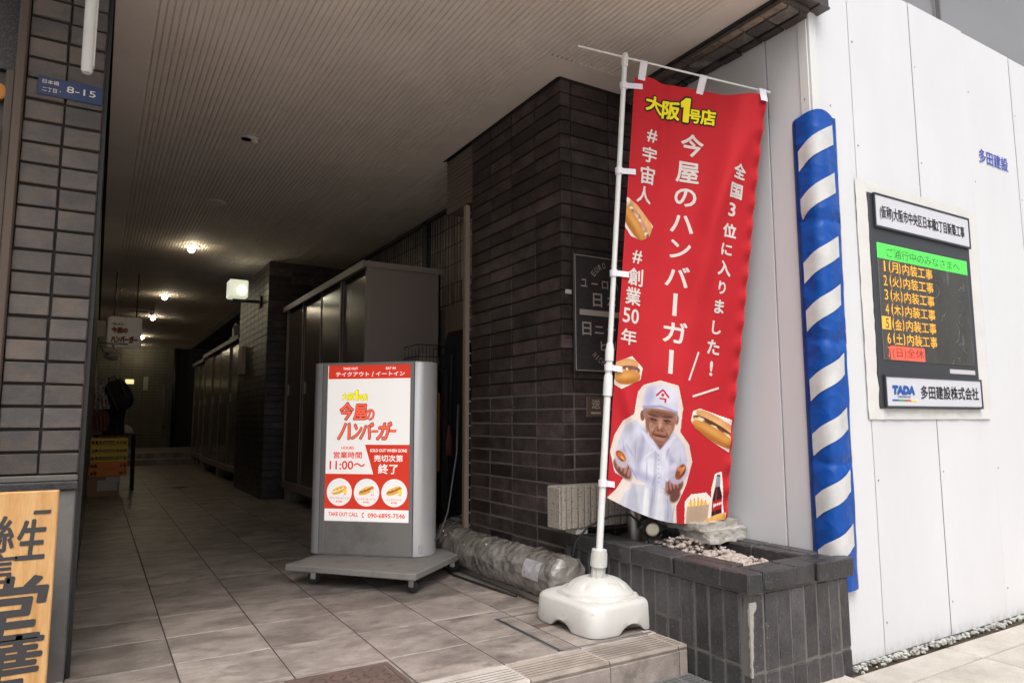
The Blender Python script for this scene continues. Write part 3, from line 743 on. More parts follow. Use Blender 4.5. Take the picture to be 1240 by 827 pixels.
# ------------------------------------------------------------------ flag stand and pole
st = thing('flag_stand', (1.72, 2.22, 0), 'white water-filled plastic base with a tall white flag pole and cross rod', 'flag stand')
cx, cy, rot = 1.720, 2.222, R(3)
def sq(h, z_, e=5., n=120, notch=0.):
    ring = []
    for k in range(n):
        t = 2*math.pi*k/n; c, s_ = math.cos(t), math.sin(t)
        r_ = h/((abs(c)**e+abs(s_)**e)**(1/e)); x_, y_ = r_*c, r_*s_
        near = min(abs(x_), abs(y_)); zz = z_
        if e == 2 and .07 < h < .135:
            for q in range(8):
                a_ = q*math.pi/4+.35; zz -= .0065*math.exp(-((x_-.104*math.cos(a_))**2+(y_-.104*math.sin(a_))**2)/.0105**2)
        if notch: zz += notch*max(0, math.cos(min(1, near/.062)*math.pi/2))**.8 if near < .062 else 0
        ring.append((cx+x_*math.cos(rot)-y_*math.sin(rot), cy+x_*math.sin(rot)+y_*math.cos(rot), zz))
    return ring
rings = [sq(.172, .003, 6, notch=.03), sq(.186, .003, 6, notch=.031), sq(.189, .012, 6, notch=.024), sq(.187, .05, 6), sq(.184, .092, 6), sq(.179, .103, 5.5), sq(.170, .109, 5), sq(.153, .112, 3.2), sq(.151, .110, 2.6),
         sq(.148, .1225, 2), sq(.137, .1215, 2), sq(.128, .128, 2), sq(.123, .1325, 2), sq(.118, .1375, 2), sq(.113, .142, 2), sq(.108, .1462, 2), sq(.103, .1498, 2), sq(.098, .153, 2), sq(.092, .1563, 2), sq(.085, .159, 2), sq(.075, .163, 2), sq(.062, .167, 2), sq(.046, .170, 2), sq(.042, .166, 2), sq(.03, .166, 2)]
obj('water_base', G().loft(rings), M_plastic, st, smooth=True, auto=50)
g = G()
g.lathe([(.019, 0), (.019, .03), (.014, .032), (.012, .036), (.001, .036)], (cx+.062, cy+.075, .150), 16)
obj('filler_cap', g, M_plastic, st, smooth=True, auto=40)
P0 = Vector((1.719, 2.222, .16)); P1 = Vector((1.7755, 2.06, 2.255))
def pol(t): return P0.lerp(P1, t)
def polz(z_): return pol((z_-P0.z)/(P1.z-P0.z))
g = G().tube([polz(.15), polz(.155), polz(.212)], .0235, 12)
for k in range(8):
    a = k*math.pi/4; d = Vector((math.cos(a)*.0235, math.sin(a)*.0235, 0)); g.tube([polz(.15)+d, polz(.21)+d], .004, 6)
obj('socket', g, M_plastic, st, smooth=True, auto=40)
g = G().tube([polz(.208), polz(.209), polz(.262), polz(.272), polz(.2735)], [.031, .0325, .0305, .0295, .016], 24)
for k in range(24):
    a = k*math.pi/12; d = Vector((math.cos(a)*.031, math.sin(a)*.031, 0)); g.tube([polz(.212)+d, polz(.258)+d*.95], .0022, 4)
obj('locking_collar', g, M_plastic, st, smooth=True, auto=40)
obj('lower_pole', G().tube([polz(.27), polz(1.02)], .0135, 16), M_pole, st, smooth=True, auto=40)
obj('upper_pole', G().tube([polz(1.0), polz(2.235)], .0105, 16), M_pole, st, smooth=True, auto=40)
obj('joint_sleeve', G().tube([polz(.868), polz(.872), polz(.915), polz(.95), polz(.955)], [.014, .0185, .0185, .0165, .0140], 16).tube([polz(1.005), polz(1.01), polz(1.05), polz(1.075), polz(1.08)], [.013, .0175, .0175, .0135, .0110], 16), M_pole, st, smooth=True, auto=40)
obj('top_cap', G().tube([polz(2.205), polz(2.208), polz(2.25), polz(2.262), polz(2.266)], [.0105, .0145, .0145, .011, .004], 16), M_pole, st, smooth=True, auto=50)
RL = Vector((1.602, 2.148, 2.288)); RR = Vector((2.312, 1.786, 2.112))
obj('cross_rod', G().tube([RL, RR], .0042, 8), M_pole, st, smooth=True, auto=40)
dR = (RR-RL).normalized()
obj('rod_cap', G().tube([RR-dR*.045, RR-dR*.043, RR-dR*.012, RR], [.004, .0075, .0075, .006], 10), M_pole, st, smooth=True, auto=40)

# ------------------------------------------------------------------ banner
TL, TR = Vector((1.813, 2.05, 2.168)), Vector((2.284, 1.795, 2.09))
BL, BR = Vector((1.750, 2.195, .469)), Vector((2.235, 2.03, .373))
NB = (TR-TL).cross(BL-TL).normalized(); NB = NB if NB.dot(Vector((0, 0, .777))-TL) > 0 else -NB
HB = 1.8
def ban(u, v, off=0.):
    a = u/.6; t = v/HB
    p = (TL*(1-a)+TR*a)*(1-t)+(BL*(1-a)+BR*a)*t
    # top edge sags between its loops; lower hem sags in the middle
    loops = [.03, .31, .585]
    lo = max([q for q in loops if q <= u] or [0]); hi = min([q for q in loops if q > u] or [.6])
    sag = math.sin(math.pi*(u-lo)/max(hi-lo, .01))**2 if hi > lo else 0
    p.z -= .013*sag*max(0, 1-v/.25)
    p.z -= .050*math.sin(math.pi*min(1, a*1.0))**1.0*max(0, (t-.80)/.20)**1.3
    w_ = .0
    w_ += .015*math.sin(u*13+v*2.4+.4)*(.35+.65*math.exp(-v/.6))
    w_ += .008*math.sin(u*9-v*5.2)*math.exp(-((v-1.25)/.45)**2)
    d = (u*.86+v*.5); w_ += .022*math.exp(-((u-.50+.16*v)/.055)**2)*math.exp(-((v-.55)/.6)**2)+.010*math.exp(-((u-.62+.42*v)/.05)**2)*math.exp(-((v-.35)/.4)**2)
    w_ -= .014*math.exp(-((u-.13-.10*v)/.035)**2)*math.exp(-((v-.10)/.28)**2)
    w_ += .014*math.exp(-(((u-.02)-(v-1.25)*.35)/.035)**2)*math.exp(-((v-1.42)/.14)**2)     # pull fold at the lower tie
    w_ += .0045*math.sin(v*62+u*8)*max(0, (u-.555)/.045)
    w_ += .016*(t-.2)*math.sin(math.pi*a)
    w_ += .0022*noise.noise(Vector((u*14, v*7, 3)))
    return p+NB*(w_*1.45+off)
def bf(off): return lambda u, v, l=0.: ban(u, v, off+l)
bn = thing('red_banner', tuple(BL), 'tall red nobori banner advertising hamburgers, tied to the white pole', 'banner')
nu, nv = 60, 180; v = []; f = []
for i in range(nu+1):
    for j in range(nv+1): v.append(ban(.6*i/nu, HB*j/nv))
for i in range(nu):
    for j in range(nv): a = i*(nv+1)+j; f.append((a, a+nv+1, a+nv+2, a+1))
g = G(); g.add(v, f); obj('cloth', g, M_red, bn, smooth=True, fix=False)
g = G()                                               # stitched hem, a thin doubled edge on the right
for j in range(120):
    v0, v1 = HB*j/120, HB*(j+1)/120
    g.add([ban(.590, v0, .0012), ban(.600, v0, .0012), ban(.600, v1, .0012), ban(.590, v1, .0012)], [(0, 1, 2, 3)])
obj('hem', g, mat('dark_red_hem', hx('#c01a28'), .8), bn, smooth=True)
# loops over the rod and ties round the pole
def rodat(u): t = (ban(u, 0)-RL).dot(dR); return RL+dR*t
for u in (.030, .310, .586):
    g = G(); c = rodat(u); b_ = ban(u, .020, .004); wv = dR*.0145; up = Vector((0, 0, 1))
    if u == .586: b_ = ban(u, .036, .016); c = c+NB*.006
    rings = []
    path = [(b_, 0), (b_.lerp(c, .5)+NB*.003, 0), (c+NB*.006, 0), (c+up*.006+NB*.002, 0), (c+up*.004-NB*.006, 0), (ban(u, .018, -.003), 0)]
    g.loft([[q[0]-wv, q[0]+wv] for q in path], cap=False, closed=False)
    obj('loop', g, M_loop, bn)
for v_, du in ((.045, .03), (.42, .0), (.86, .0), (1.26, .0), (1.74, .0)):
    e = ban(.004, v_, .002); c = polz(e.z+.004); g = G()
    g.tube([c-Vector((0, 0, .013)), c+Vector((0, 0, .013))], .0158 if e.z > 1.02 else .0178, 16)
    dd = (e-c); dd.z *= .6; a_ = c+dd.normalized()*.012; b_ = e+(TR-TL).normalized()*(.024 if v_ > .1 else .03)
    h_ = Vector((0, 0, .0115)); g.loft([[a_-h_+NB*.004, a_+h_+NB*.004], [b_-h_+NB*.004, b_+h_+NB*.004]], cap=False, closed=False)
    obj('tie', g, M_loop, bn, smooth=True, auto=40)

# lettering of the banner
def put(name, rows, m, off, ref, lift, cut=.02, k=1.):
    for s_, cx_, cy_, w_, h_ in rows:
        g = G(); text(g, s_, cx_, cy_, w_*k, h_*k, bf(lift), off, ref, down=True, cut=cut); obj(name, g, m, bn, fix=False)
head = [('大', .098, .110, .084, .071), ('阪', .180, .113, .084, .083), ('1', .247, .100, .050, .108), ('号', .296, .122, .054, .061), ('店', .356, .116, .069, .072)]
put('heading_character_outline', head, M_kprint, .115, .045, .0012)
put('heading_character', head, M_yprint, .034, .045, .0026)
put('printed_character', [('#', .098, .25, .05, .055), ('宇', .092, .333, .069, .066), ('宙', .089, .421, .068, .075), ('人', .079, .506, .068, .072), ('#', .068, .775, .047, .056), ('創', .066, .861, .07, .074), ('業', .060, .945, .073, .075), ('5', .034, 1.029, .034, .062), ('0', .075, 1.028, .036, .062), ('年', .052, 1.118, .074, .065)], M_wprint, .022, .022, .0016)
put('printed_character', [('今', .292, .251, .105, .098), ('屋', .279, .372, .106, .091), ('の', .276, .481, .100, .079), ('ハ', .267, .598, .104, .077), ('ン', .267, .708, .092, .079), ('バ', .261, .826, .108, .088), ('ー', .260, .946, .020, .095), ('ガ', .266, 1.064, .108, .090), ('ー', .254, 1.19, .021, .099)], M_wprint, .022, .022, .0016)
put('printed_character', [('全', .506, .344, .065, .062), ('国', .499, .428, .064, .061), ('3', .488, .507, .036, .056), ('位', .486, .596, .070, .059), ('に', .480, .677, .054, .048), ('入', .478, .756, .066, .063), ('り', .475, .839, .036, .054), ('ま', .470, .920, .046, .059), ('し', .468, 1.010, .046, .056), ('た', .462, 1.093, .063, .062), ('!', .459, 1.184, .016, .063)], M_wprint, .034, .034, .0016)
g = G()
for (ua, va), (ub, vb) in (((.387, 1.126), (.347, 1.252)), ((.508, 1.259), (.371, 1.316))):
    L_ = math.hypot(ub-ua, vb-va); nx_, ny_ = -(vb-va)/L_*.0045, (ub-ua)/L_*.0045
    for k in range(8):
        t0, t1 = k/8, (k+1)/8; q = []
        for t, s_ in ((t0, 1), (t0, -1), (t1, -1), (t1, 1)): q.append(ban(ua+(ub-ua)*t+nx_*s_, va+(vb-va)*t+ny_*s_, .0016))
        g.add(q, [(0, 1, 2, 3)])
    obj('burst_line', g, M_wprint, bn, fix=False); g = G()


def shade(P, base, lx=-.5, ly=-.6): return np.array(hx(base))
CREAM = '#e9ddd4'
def hotdog(P, cx_, cy_, L_, H_, rot, long=True, meat='#6e4632', veg='#8d8a45'):
    c, s_ = math.cos(rot), math.sin(rot)
    def tr(a, b): return (cx_+a*c-b*s_, cy_+a*s_+b*c)
    def el(a, b, ra, rb): x_, y_ = tr(a, b); return P.ell(x_, y_, ra, rb, rot)
    P.put(el(0, -H_*.30, L_*.47, H_*.30), '#c58b52', tex=.10); P.put(el(0, -H_*.36, L_*.42, H_*.18), '#dba873', soft=H_*.2, op=.8, tex=.1)
    P.put(el(0, -H_*.04, L_*.50, H_*.26), meat, tex=.35)
    rs = np.random.RandomState(int(L_*1e4))
    for k in range(16):
        a = -L_*.42+L_*.84*k/15; col = ['#d8c79a', veg, '#e8dcc0', '#7a4a35', '#a33f2c', '#c9b078'][k % 6]
        P.put(el(a, -H_*.05+rs.uniform(-.08, .08)*H_, L_*.045, H_*.09), col, soft=.004, op=.85)
    P.put(el(0, H_*.20, L_*.48, H_*.30), '#b97836', tex=.08); P.put(el(-L_*.05, H_*.10, L_*.42, H_*.14), '#d39a55', soft=H_*.2, op=.8); P.put(el(0, H_*.40, L_*.38, H_*.10), '#93571f', soft=H_*.2, op=.7)
def outline(P, poly, d=.0): P.put(P.inpoly(poly)+d, CREAM)
def insideclip(P, poly, d=0.): P.A = np.where(P.inpoly(poly)+d > 0, 1., 0.)
CELL = .0019
# top-left hot dog
pl_ = [(.001, .531), (.051, .556), (.133, .63), (.118, .68), (.082, .702), (.031, .692), (.001, .660)]
P = Paint(0, .14, .52, .71, CELL); outline(P, pl_); hotdog(P, .052, .625, .185, .098, R(49), meat='#b98478', veg='#8a8a3c'); insideclip(P, pl_); P.build('hot_dog_picture', bf(.0013), M_pic, bn)
pl_ = [(.001, 1.232), (.075, 1.196), (.126, 1.236), (.12, 1.288), (.034, 1.339), (.001, 1.325)]
P = Paint(0, .13, 1.19, 1.345, CELL); outline(P, pl_); hotdog(P, .055, 1.268, .128, .098, R(-14), meat='#7d5040', veg='#7c5877'); insideclip(P, pl_); P.build('burger_picture', bf(.0013), M_pic, bn)
pl_ = [(.371, 1.418), (.379, 1.376), (.413, 1.361), (.589, 1.383), (.589, 1.520), (.46, 1.474), (.394, 1.443)]
P = Paint(.365, .592, 1.355, 1.525, CELL); outline(P, pl_); hotdog(P, .508, 1.440, .27, .098, R(17), meat='#5a3524', veg='#e6d6a8'); insideclip(P, pl_); P.build('hot_dog_picture', bf(.0013), M_pic, bn)
# fries and cola
pl_ = [(.376, 1.799), (.371, 1.719), (.399, 1.694), (.48, 1.686), (.509, 1.707), (.506, 1.674), (.52, 1.613), (.553, 1.602), (.562, 1.64), (.578, 1.781), (.578, 1.799)]
P = Paint(.365, .585, 1.595, 1.799, CELL); outline(P, pl_)
rs = np.random.RandomState(4)
for k in range(17):
    x_ = .392+.006*k+rs.uniform(-.003, .003); t_ = 1.702+abs(k-8)*.0016+rs.uniform(0, .014); a = rs.uniform(-.25, .25)+(k-8)*.02
    P.put(P.inpoly([(x_-.0035+a*.03, t_), (x_+.0035+a*.03, t_), (x_+.004, 1.75), (x_-.004, 1.75)]), ['#e9b83a', '#f3d070', '#d99f2c'][k % 3])
P.put(P.inpoly([(.384, 1.738), (.500, 1.731), (.497, 1.799), (.382, 1.799)]), '#b9a18a', tex=.06); P.put(P.ell(.43, 1.775, .05, .03), '#a58c74', soft=.03, op=.6)
P.put(P.inpoly([(.530, 1.615), (.548, 1.614), (.550, 1.66), (.566, 1.70), (.570, 1.799), (.516, 1.799), (.516, 1.71), (.527, 1.66)]), '#3d1418', tex=.15)
P.put(P.inpoly([(.531, 1.622), (.547, 1.622), (.548, 1.662), (.528, 1.665)]), '#8f97a0'); P.put(P.ell(.535, 1.72, .004, .05), '#7c4a4e', soft=.006, op=.7)
P.put(P.inpoly([(.519, 1.722), (.567, 1.712), (.569, 1.752), (.519, 1.760)]), '#b31b23', op=.9)
for k in range(5): P.put(P.ell(.527+k*.009, 1.738-k*.002, .0035, .0055+.003*(k == 0)), '#efe6e4')
insideclip(P, pl_); P.build('fries_and_cola_picture', bf(.0013), M_pic, bn)
P = Paint(.47, .592, 1.768, 1.799, CELL); P.put(P.inpoly([(.475, 1.799), (.50, 1.785), (.545, 1.774), (.590, 1.770), (.590, 1.799)]), '#d7a052', tex=.25); P.build('corner_food_picture', bf(.0022), M_pic, bn)
# man in a white cap holding food, printed
pl_ = [(.001, 1.7985), (.039, 1.751), (.072, 1.692), (.030, 1.683), (.003, 1.607), (.019, 1.534), (.055, 1.468), (.102, 1.432), (.115, 1.338), (.137, 1.306), (.21, 1.276), (.295, 1.284), (.325, 1.372), (.32, 1.47), (.369, 1.512), (.392, 1.574), (.369, 1.661), (.326, 1.742), (.335, 1.7985)]
P = Paint(0, .40, 1.268, 1.799, .0018); outline(P, pl_)
P.put(P.inpoly([(.055, 1.7985), (.085, 1.74), (.135, 1.70), (.20, 1.683), (.27, 1.70), (.305, 1.745), (.32, 1.7985)]), '#cfd0da', tex=.02)
for a, b, c_ in ((.11, .02, '#b4b5c4'), (.175, .012, '#eceef2'), (.20, .006, '#a9abba'), (.24, .016, '#e6e8ee'), (.285, .014, '#b6b8c8')): P.put(P.inpoly([(a, 1.70), (a+b, 1.70), (a+b*2.2, 1.80), (a-b, 1.80)]), c_, soft=.014, op=.75)
P.put(P.inpoly([(.135, 1.47), (.105, 1.455), (.066, 1.485), (.040, 1.55), (.030, 1.60), (.085, 1.655), (.130, 1.68), (.205, 1.69), (.275, 1.69), (.30, 1.64), (.365, 1.61), (.368, 1.57), (.345, 1.515), (.305, 1.485), (.28, 1.47), (.225, 1.545)]), '#cfcfdf', tex=.02)
for a, b, ra, rb, ro, c_, op in ((.10, 1.53, .018, .06, .5, '#e3e1f2', .8), (.145, 1.57, .012, .09, .15, '#a5a5bd', .7), (.20, 1.62, .05, .03, 0, '#e9e8f4', .8), (.255, 1.56, .02, .07, -.25, '#e6e4f3', .8), (.30, 1.60, .014, .06, -.6, '#a6a6be', .7), (.215, 1.60, .004, .08, 0, '#9a9ab4', .7), (.06, 1.60, .012, .04, .5, '#a5a5bd', .6), (.16, 1.665, .06, .012, .1, '#a6a3c6', .6), (.33, 1.545, .02, .02, 0, '#dddbee', .7)):
    P.put(P.ell(a, b, ra, rb, ro), c_, soft=.016, op=op)
rs = np.random.RandomState(8)
for k in range(26):
    a_, b_ = rs.uniform(.06, .35), rs.uniform(1.49, 1.78); q_ = rs.uniform(-.9, .9) if b_ < 1.68 else rs.uniform(-.15, .15)
    if b_ < 1.68 and abs(a_-.21) > .03+(b_-1.46)*.9: continue
    P.put(P.ell(a_, b_, .0028, rs.uniform(.018, .045), q_), ['#9391b0', '#f2f2f8', '#8785a6'][k % 3], soft=.0045, op=.6)
for z_ in range(7): P.put(P.ell(.226+.0015*z_, 1.572+.016*z_, .0022, .0022), '#8d8bab', soft=.0015)
P.put(P.inpoly([(.180, 1.50), (.27, 1.50), (.232, 1.552)]), '#8a6050', soft=.008)                       # neck
P.put(P.inpoly([(.150, 1.492), (.185, 1.52), (.228, 1.556), (.222, 1.566), (.165, 1.53), (.140, 1.495)]), '#dcdaee', soft=.005); P.put(P.inpoly([(.290, 1.488), (.262, 1.52), (.228, 1.556), (.236, 1.566), (.278, 1.53), (.30, 1.49)]), '#dedcee', soft=.005)
P.put(P.ell(.142, 1.433, .011, .022), '#8d5f4f'); P.put(P.ell(.300, 1.425, .009, .021), '#9a6a58')
P.put(P.ell(.155, 1.412, .012, .030), '#8b8884'); P.put(P.ell(.292, 1.408, .010, .026), '#a5a3a2')
P.put(P.inpoly([(.150, 1.395), (.293, 1.390), (.296, 1.43), (.290, 1.465), (.270, 1.502), (.240, 1.530), (.212, 1.531), (.180, 1.507), (.160, 1.47), (.150, 1.43)]), '#a87a68', soft=.006, tex=.03)
for a, b, ra, rb, ro, c_, op in ((.222, 1.415, .06, .012, 0, '#7d5548', .75), (.190, 1.425, .024, .005, .12, '#5a3f38', .8), (.255, 1.421, .023, .005, -.12, '#5a3f38', .8),
        (.192, 1.441, .018, .006, .05, '#4a3029', .9), (.254, 1.437, .017, .006, -.05, '#4a3029', .9), (.192, 1.452, .019, .005, .1, '#8a6252', .7), (.255, 1.448, .018, .005, -.1, '#8a6252', .7),
        (.224, 1.455, .008, .024, 0, '#c39684', .9), (.224, 1.475, .016, .008, 0, '#9a6b58', .9), (.216, 1.480, .005, .003, 0, '#5a372d', .8), (.234, 1.479, .005, .003, 0, '#5a372d', .8),
        (.227, 1.499, .028, .0042, .02, '#69382f', .95), (.227, 1.493, .022, .003, 0, '#9c6a5b', .8), (.228, 1.510, .02, .005, 0, '#b98a79', .7), (.188, 1.470, .016, .014, .3, '#bd8f7d', .7), (.262, 1.466, .015, .014, -.3, '#bf917f', .7),
        (.196, 1.492, .003, .016, .35, '#7c5244', .7), (.262, 1.488, .003, .016, -.35, '#7c5244', .7), (.167, 1.47, .008, .03, 0, '#835a4b', .6), (.222, 1.404, .05, .003, 0, '#8d6454', .6), (.226, 1.522, .022, .006, 0, '#8f6455', .6)):
    P.put(P.ell(a, b, ra, rb, ro), c_, soft=.0028, op=op)
for k in range(3): P.put(P.ell(.222, 1.4075+.0055*k, .045-.006*k, .0012), '#6f483b', soft=.002, op=.6)
for q in (-1, 1):
    for a, b, ra, rb, ro in ((.033, -.012, .0013, .020, -.30*q), (.030, .018, .0012, .014, -.2*q), (.052, -.035, .012, .0011, .35*q), (.050, -.028, .010, .001, .1*q), (.018, -.005, .012, .0012, .45*q), (.040, .004, .0011, .014, .25*q)):
        P.put(P.ell(.225+q*a, 1.475+b, ra, rb, ro), '#6a4337', soft=.002, op=.65)
    P.put(P.ell(.224+q*.031, 1.442, .0045, .0035), '#1d1412', soft=.0015); P.put(P.ell(.226+q*.031, 1.4405, .0011, .0011), '#e8dcd4', soft=.0012)
    P.put(P.ell(.226+q*.036, 1.482, .010, .009, .4*q), '#c79c8b', soft=.006, op=.6)
P.put(P.ell(.226, 1.5015, .022, .0018), '#4c221d', soft=.0015); P.put(P.ell(.203, 1.4975, .007, .0017, .55), '#4c221d', soft=.0015); P.put(P.ell(.250, 1.4970, .007, .0017, -.55), '#4c221d', soft=.0015); P.put(P.ell(.196, 1.488, .003, .011, .45), '#7a4c3e', soft=.003, op=.7); P.put(P.ell(.258, 1.487, .003, .011, -.45), '#7a4c3e', soft=.003, op=.7); P.put(P.ell(.228, 1.5055, .018, .0022), '#b27f74', soft=.002, op=.8); P.put(P.ell(.222, 1.462, .0035, .012), '#d8b2a2', soft=.003, op=.7)
P.put(P.inpoly([(.140, 1.392), (.142, 1.345), (.158, 1.312), (.195, 1.296), (.240, 1.294), (.275, 1.303), (.296, 1.330), (.303, 1.385), (.303, 1.398), (.222, 1.388), (.139, 1.402)]), '#d8d8e8', tex=.01)
P.put(P.ell(.168, 1.35, .02, .045, .2), '#b2b1d2', soft=.02, op=.7); P.put(P.ell(.25, 1.33, .04, .03), '#e6e6f4', soft=.03, op=.8); P.put(P.inpoly([(.139, 1.402), (.222, 1.387), (.303, 1.398), (.302, 1.390), (.222, 1.377), (.140, 1.392)]), '#a9a8cc', soft=.004)
for q, hl in (((.074, 1.655), 1), ((.302, 1.665), -1)):
    a, b = q
    P.put(P.ell(a-.012*hl, b, .044, .032, .5*hl), '#8f5f55', tex=.05); P.put(P.ell(a+.020*hl*0, b+.016, .038, .022, .4*hl), '#77493f', soft=.012)
    for k in range(4): P.put(P.ell(a-.028+.017*k, b-.008+.006*(k if hl > 0 else 3-k), .0075, .018, .25*hl), '#b0837a', soft=.004); P.put(P.ell(a-.020+.017*k, b-.004+.006*(k if hl > 0 else 3-k), .0018, .016, .25*hl), '#6b3e36', soft=.003, op=.8)
P.put(P.ell(.318, 1.705, .03, .02, -.7), '#7a5148', soft=.008)
P.put(P.ell(.060, 1.622, .035, .034, .4), '#c9bfcb', op=.85, soft=.008); P.put(P.ell(.054, 1.612, .026, .017, .5), '#a85a30', soft=.003, tex=.8); P.put(P.ell(.062, 1.618, .014, .006, .6), '#d9a25e', soft=.003, tex=.5); P.put(P.ell(.05, 1.606, .012, .008), '#d27a45', soft=.006)
P.put(P.ell(.325, 1.622, .052, .037, -.5), '#c6bfd4', op=.85, soft=.008); P.put(P.ell(.337, 1.616, .034, .020, -.9), '#9d5335', soft=.003, tex=.8); P.put(P.ell(.345, 1.61, .020, .006, -1.0), '#d79a62', soft=.003, tex=.5); P.put(P.ell(.332, 1.606, .014, .008), '#d58a5c', soft=.006); P.put(P.ell(.300, 1.60, .018, .012, -.7), '#dcd7e6', soft=.008, op=.8)
P.C = np.clip(P.C**1.12*(.84+.035*P.n[..., None]), 0, 1); insideclip(P, pl_); P.build('man_in_cap_picture', bf(.0013), M_pic, bn)
# emblem on the printed cap
g = G()
def stroke(pts, w_):
    for (ua, va), (ub, vb) in zip(pts, pts[1:]):
        L_ = math.hypot(ub-ua, vb-va); nx_, ny_ = -(vb-va)/L_*w_, (ub-ua)/L_*w_
        g.add([ban(ua+nx_, va+ny_, .0026), ban(ua-nx_, va-ny_, .0026), ban(ub-nx_, vb-ny_, .0026), ban(ub+nx_, vb+ny_, .0026)], [(0, 1, 2, 3)])
stroke([(.197, 1.340), (.226, 1.311)], .0034); stroke([(.226, 1.311), (.255, 1.340)], .0034); stroke([(.212, 1.3485), (.242, 1.3485)], .003); stroke([(.241, 1.346), (.239, 1.364)], .0034)
g.add([ban(.226+.0065*math.cos(a*math.pi/6), 1.333+.0065*math.sin(a*math.pi/6), .0026) for a in range(12)], [tuple(range(12))])
obj('cap_emblem', g, M_rprint, bn, fix=False)

# ------------------------------------------------------------------ lightbox sign on its dolly
AL = Vector((1.0097, 3.6116, 0)); UL = Vector((.73709, -.67580, 0)); VL = Vector((.67580, .73709, 0))   # along the face, and into the sign
def lb(u, z_, off=0.): p = AL+UL*u-VL*off; return (p.x, p.y, z_)
def lbf(off): return lambda a, b, l=0.: lb(a, b, off+l)
ML = Matrix(((UL.x, VL.x, 0, AL.x), (UL.y, VL.y, 0, AL.y), (0, 0, 1, 0), (0, 0, 0, 1)))
do = thing('dolly', (1.23, 3.41, 0), 'grey flat dolly board on castors carrying the lightbox sign', 'dolly')
F0, F1 = Vector((.809, 3.45, 0)), Vector((1.253, 2.929, 0)); FU = (F1-F0).normalized(); FV = Vector((-FU.y, FU.x, 0))
MD = Matrix(((FU.x, FV.x, 0, F0.x), (FU.y, FV.y, 0, F0.y), (0, 0, 1, 0), (0, 0, 0, 1))); DL = .685; DW = .597
obj('board', G().box(0, DL, 0, DW, .070, .100, .004, M=MD), M_dolly, do)
g = G().box(.002, DL-.002, -.001, .001, .0705, .078, 0, M=MD)
for i, (a, b) in enumerate(((.10, .07), (DL-.06, .07), (.10, DW-.07), (DL-.06, DW-.07))):
    c = thing('c', tuple(MD @ Vector((a, b, 0))), None, None) if False else None
    ang = (.6, .15, 1.1, .4)[i]; Mc = MD @ Matrix.Translation((a, b, 0)) @ Matrix.Rotation(ang, 4, 'Z')
    fk = obj('caster', G().box(-.020, .026, -.022, .022, .066, .0695, 0, M=Mc).box(-.004, .020, -.015, -.0125, .028, .066, .001, M=Mc).box(-.004, .020, .0125, .015, .028, .066, .001, M=Mc).tube([Mc @ Vector((.012, -.016, .0295)), Mc @ Vector((.012, .016, .0295))], .004, 8), M_steel, do)
    obj('wheel', G().lathe([(.006, -.011), (.024, -.011), (.0285, -.008), (.0292, 0), (.0285, .008), (.024, .011), (.006, .011)], n=24, M=Mc @ Matrix.Translation((.012, 0, .0293)) @ Matrix.Rotation(R(90), 4, 'X')), M_rub, fk, smooth=True, auto=50)
lbx = thing('lightbox_sign', (1.30, 3.52, .1), 'grey metal lightbox sign with rounded ends and a lit red and white menu poster', 'lightbox sign')
def body_ring(z_, inset=0.):
    pts = []; D = .215-inset
    for k in range(13):                                  # right end
        t = -math.pi/2+math.pi*k/12; pts.append((.503+.080*math.cos(t)-inset*.5, D/2*math.sin(t)+.1075))
    for k in range(13):
        t = math.pi/2+math.pi*k/12; pts.append((.000+.080*math.cos(t)+inset*.5, D/2*math.sin(t)+.1075))
    return [tuple(ML @ Vector((a, b, z_))) for a, b in pts]
obj('casing', G().loft([body_ring(.102, .006), body_ring(.106), body_ring(1.068), body_ring(1.074, .006)]), M_alu, lbx, smooth=True, auto=30)
g = G().box(.003, .031, -.006, .002, .106, 1.072, .001, M=ML).box(.484, .503, -.006, .002, .106, 1.072, .001, M=ML).box(.031, .484, -.006, .002, 1.060, 1.072, .001, M=ML)
obj('front_frame', g, mat('poster_frame_metal', (.32, .315, .31), .4, metal=.3), lbx)
obj('lower_panel', G().box(.008, .4985, -.0045, .002, .108, .268, .001, M=ML), M_alud, lbx)
obj('seam_lines', G().box(.0005, .002, -.003, .001, .106, 1.07, 0, M=ML).box(.504, .5055, -.003, .001, .106, 1.07, 0, M=ML), M_black, lbx)
obj('spec_sticker', G().box(.535, .551, -.0, .002, .125, .160, 0, M=ML @ Matrix.Translation((.0, .004, 0))), M_paper, lbx)
ps = obj('poster', G().box(.029, .485, -.0025, .001, .270, 1.062, 0, M=ML), M_postw, lbx)
def flat(name, polys, m, off=.0032):
    g = G()
    for q in polys: g.add([lb(a, b, off) for a, b in q], [tuple(range(len(q)))])
    return obj(name, g, m, ps, fix=False)
flat('red_header', [[(.034, .989), (.4835, .989), (.4835, 1.060), (.034, 1.060)]], M_postr)
flat('red_field', [[(.244, .653), (.4835, .653), (.4835, .330), (.031, .330), (.031, .505), (.292, .505)]], M_postr)
flat('menu_circle', [[(cx_+.0685*math.cos(2*math.pi*k/40), .4135+.0690*math.sin(2*math.pi*k/40)) for k in range(40)] for cx_ in (.110, .258, .406)], M_postw, .0040)
def ltext(name, rows, m, off=.02, ref=None, lift=.0046):
    g = G()
    for r_ in rows:
        s_, cx_, cy_, w_, h_ = r_[:5]; text(g, s_, cx_, cy_, w_, h_, lbf(lift), off, off if ref is None else ref, skew=(r_[5] if len(r_) > 5 else 0))
    return obj(name, g, m, ps, fix=False)
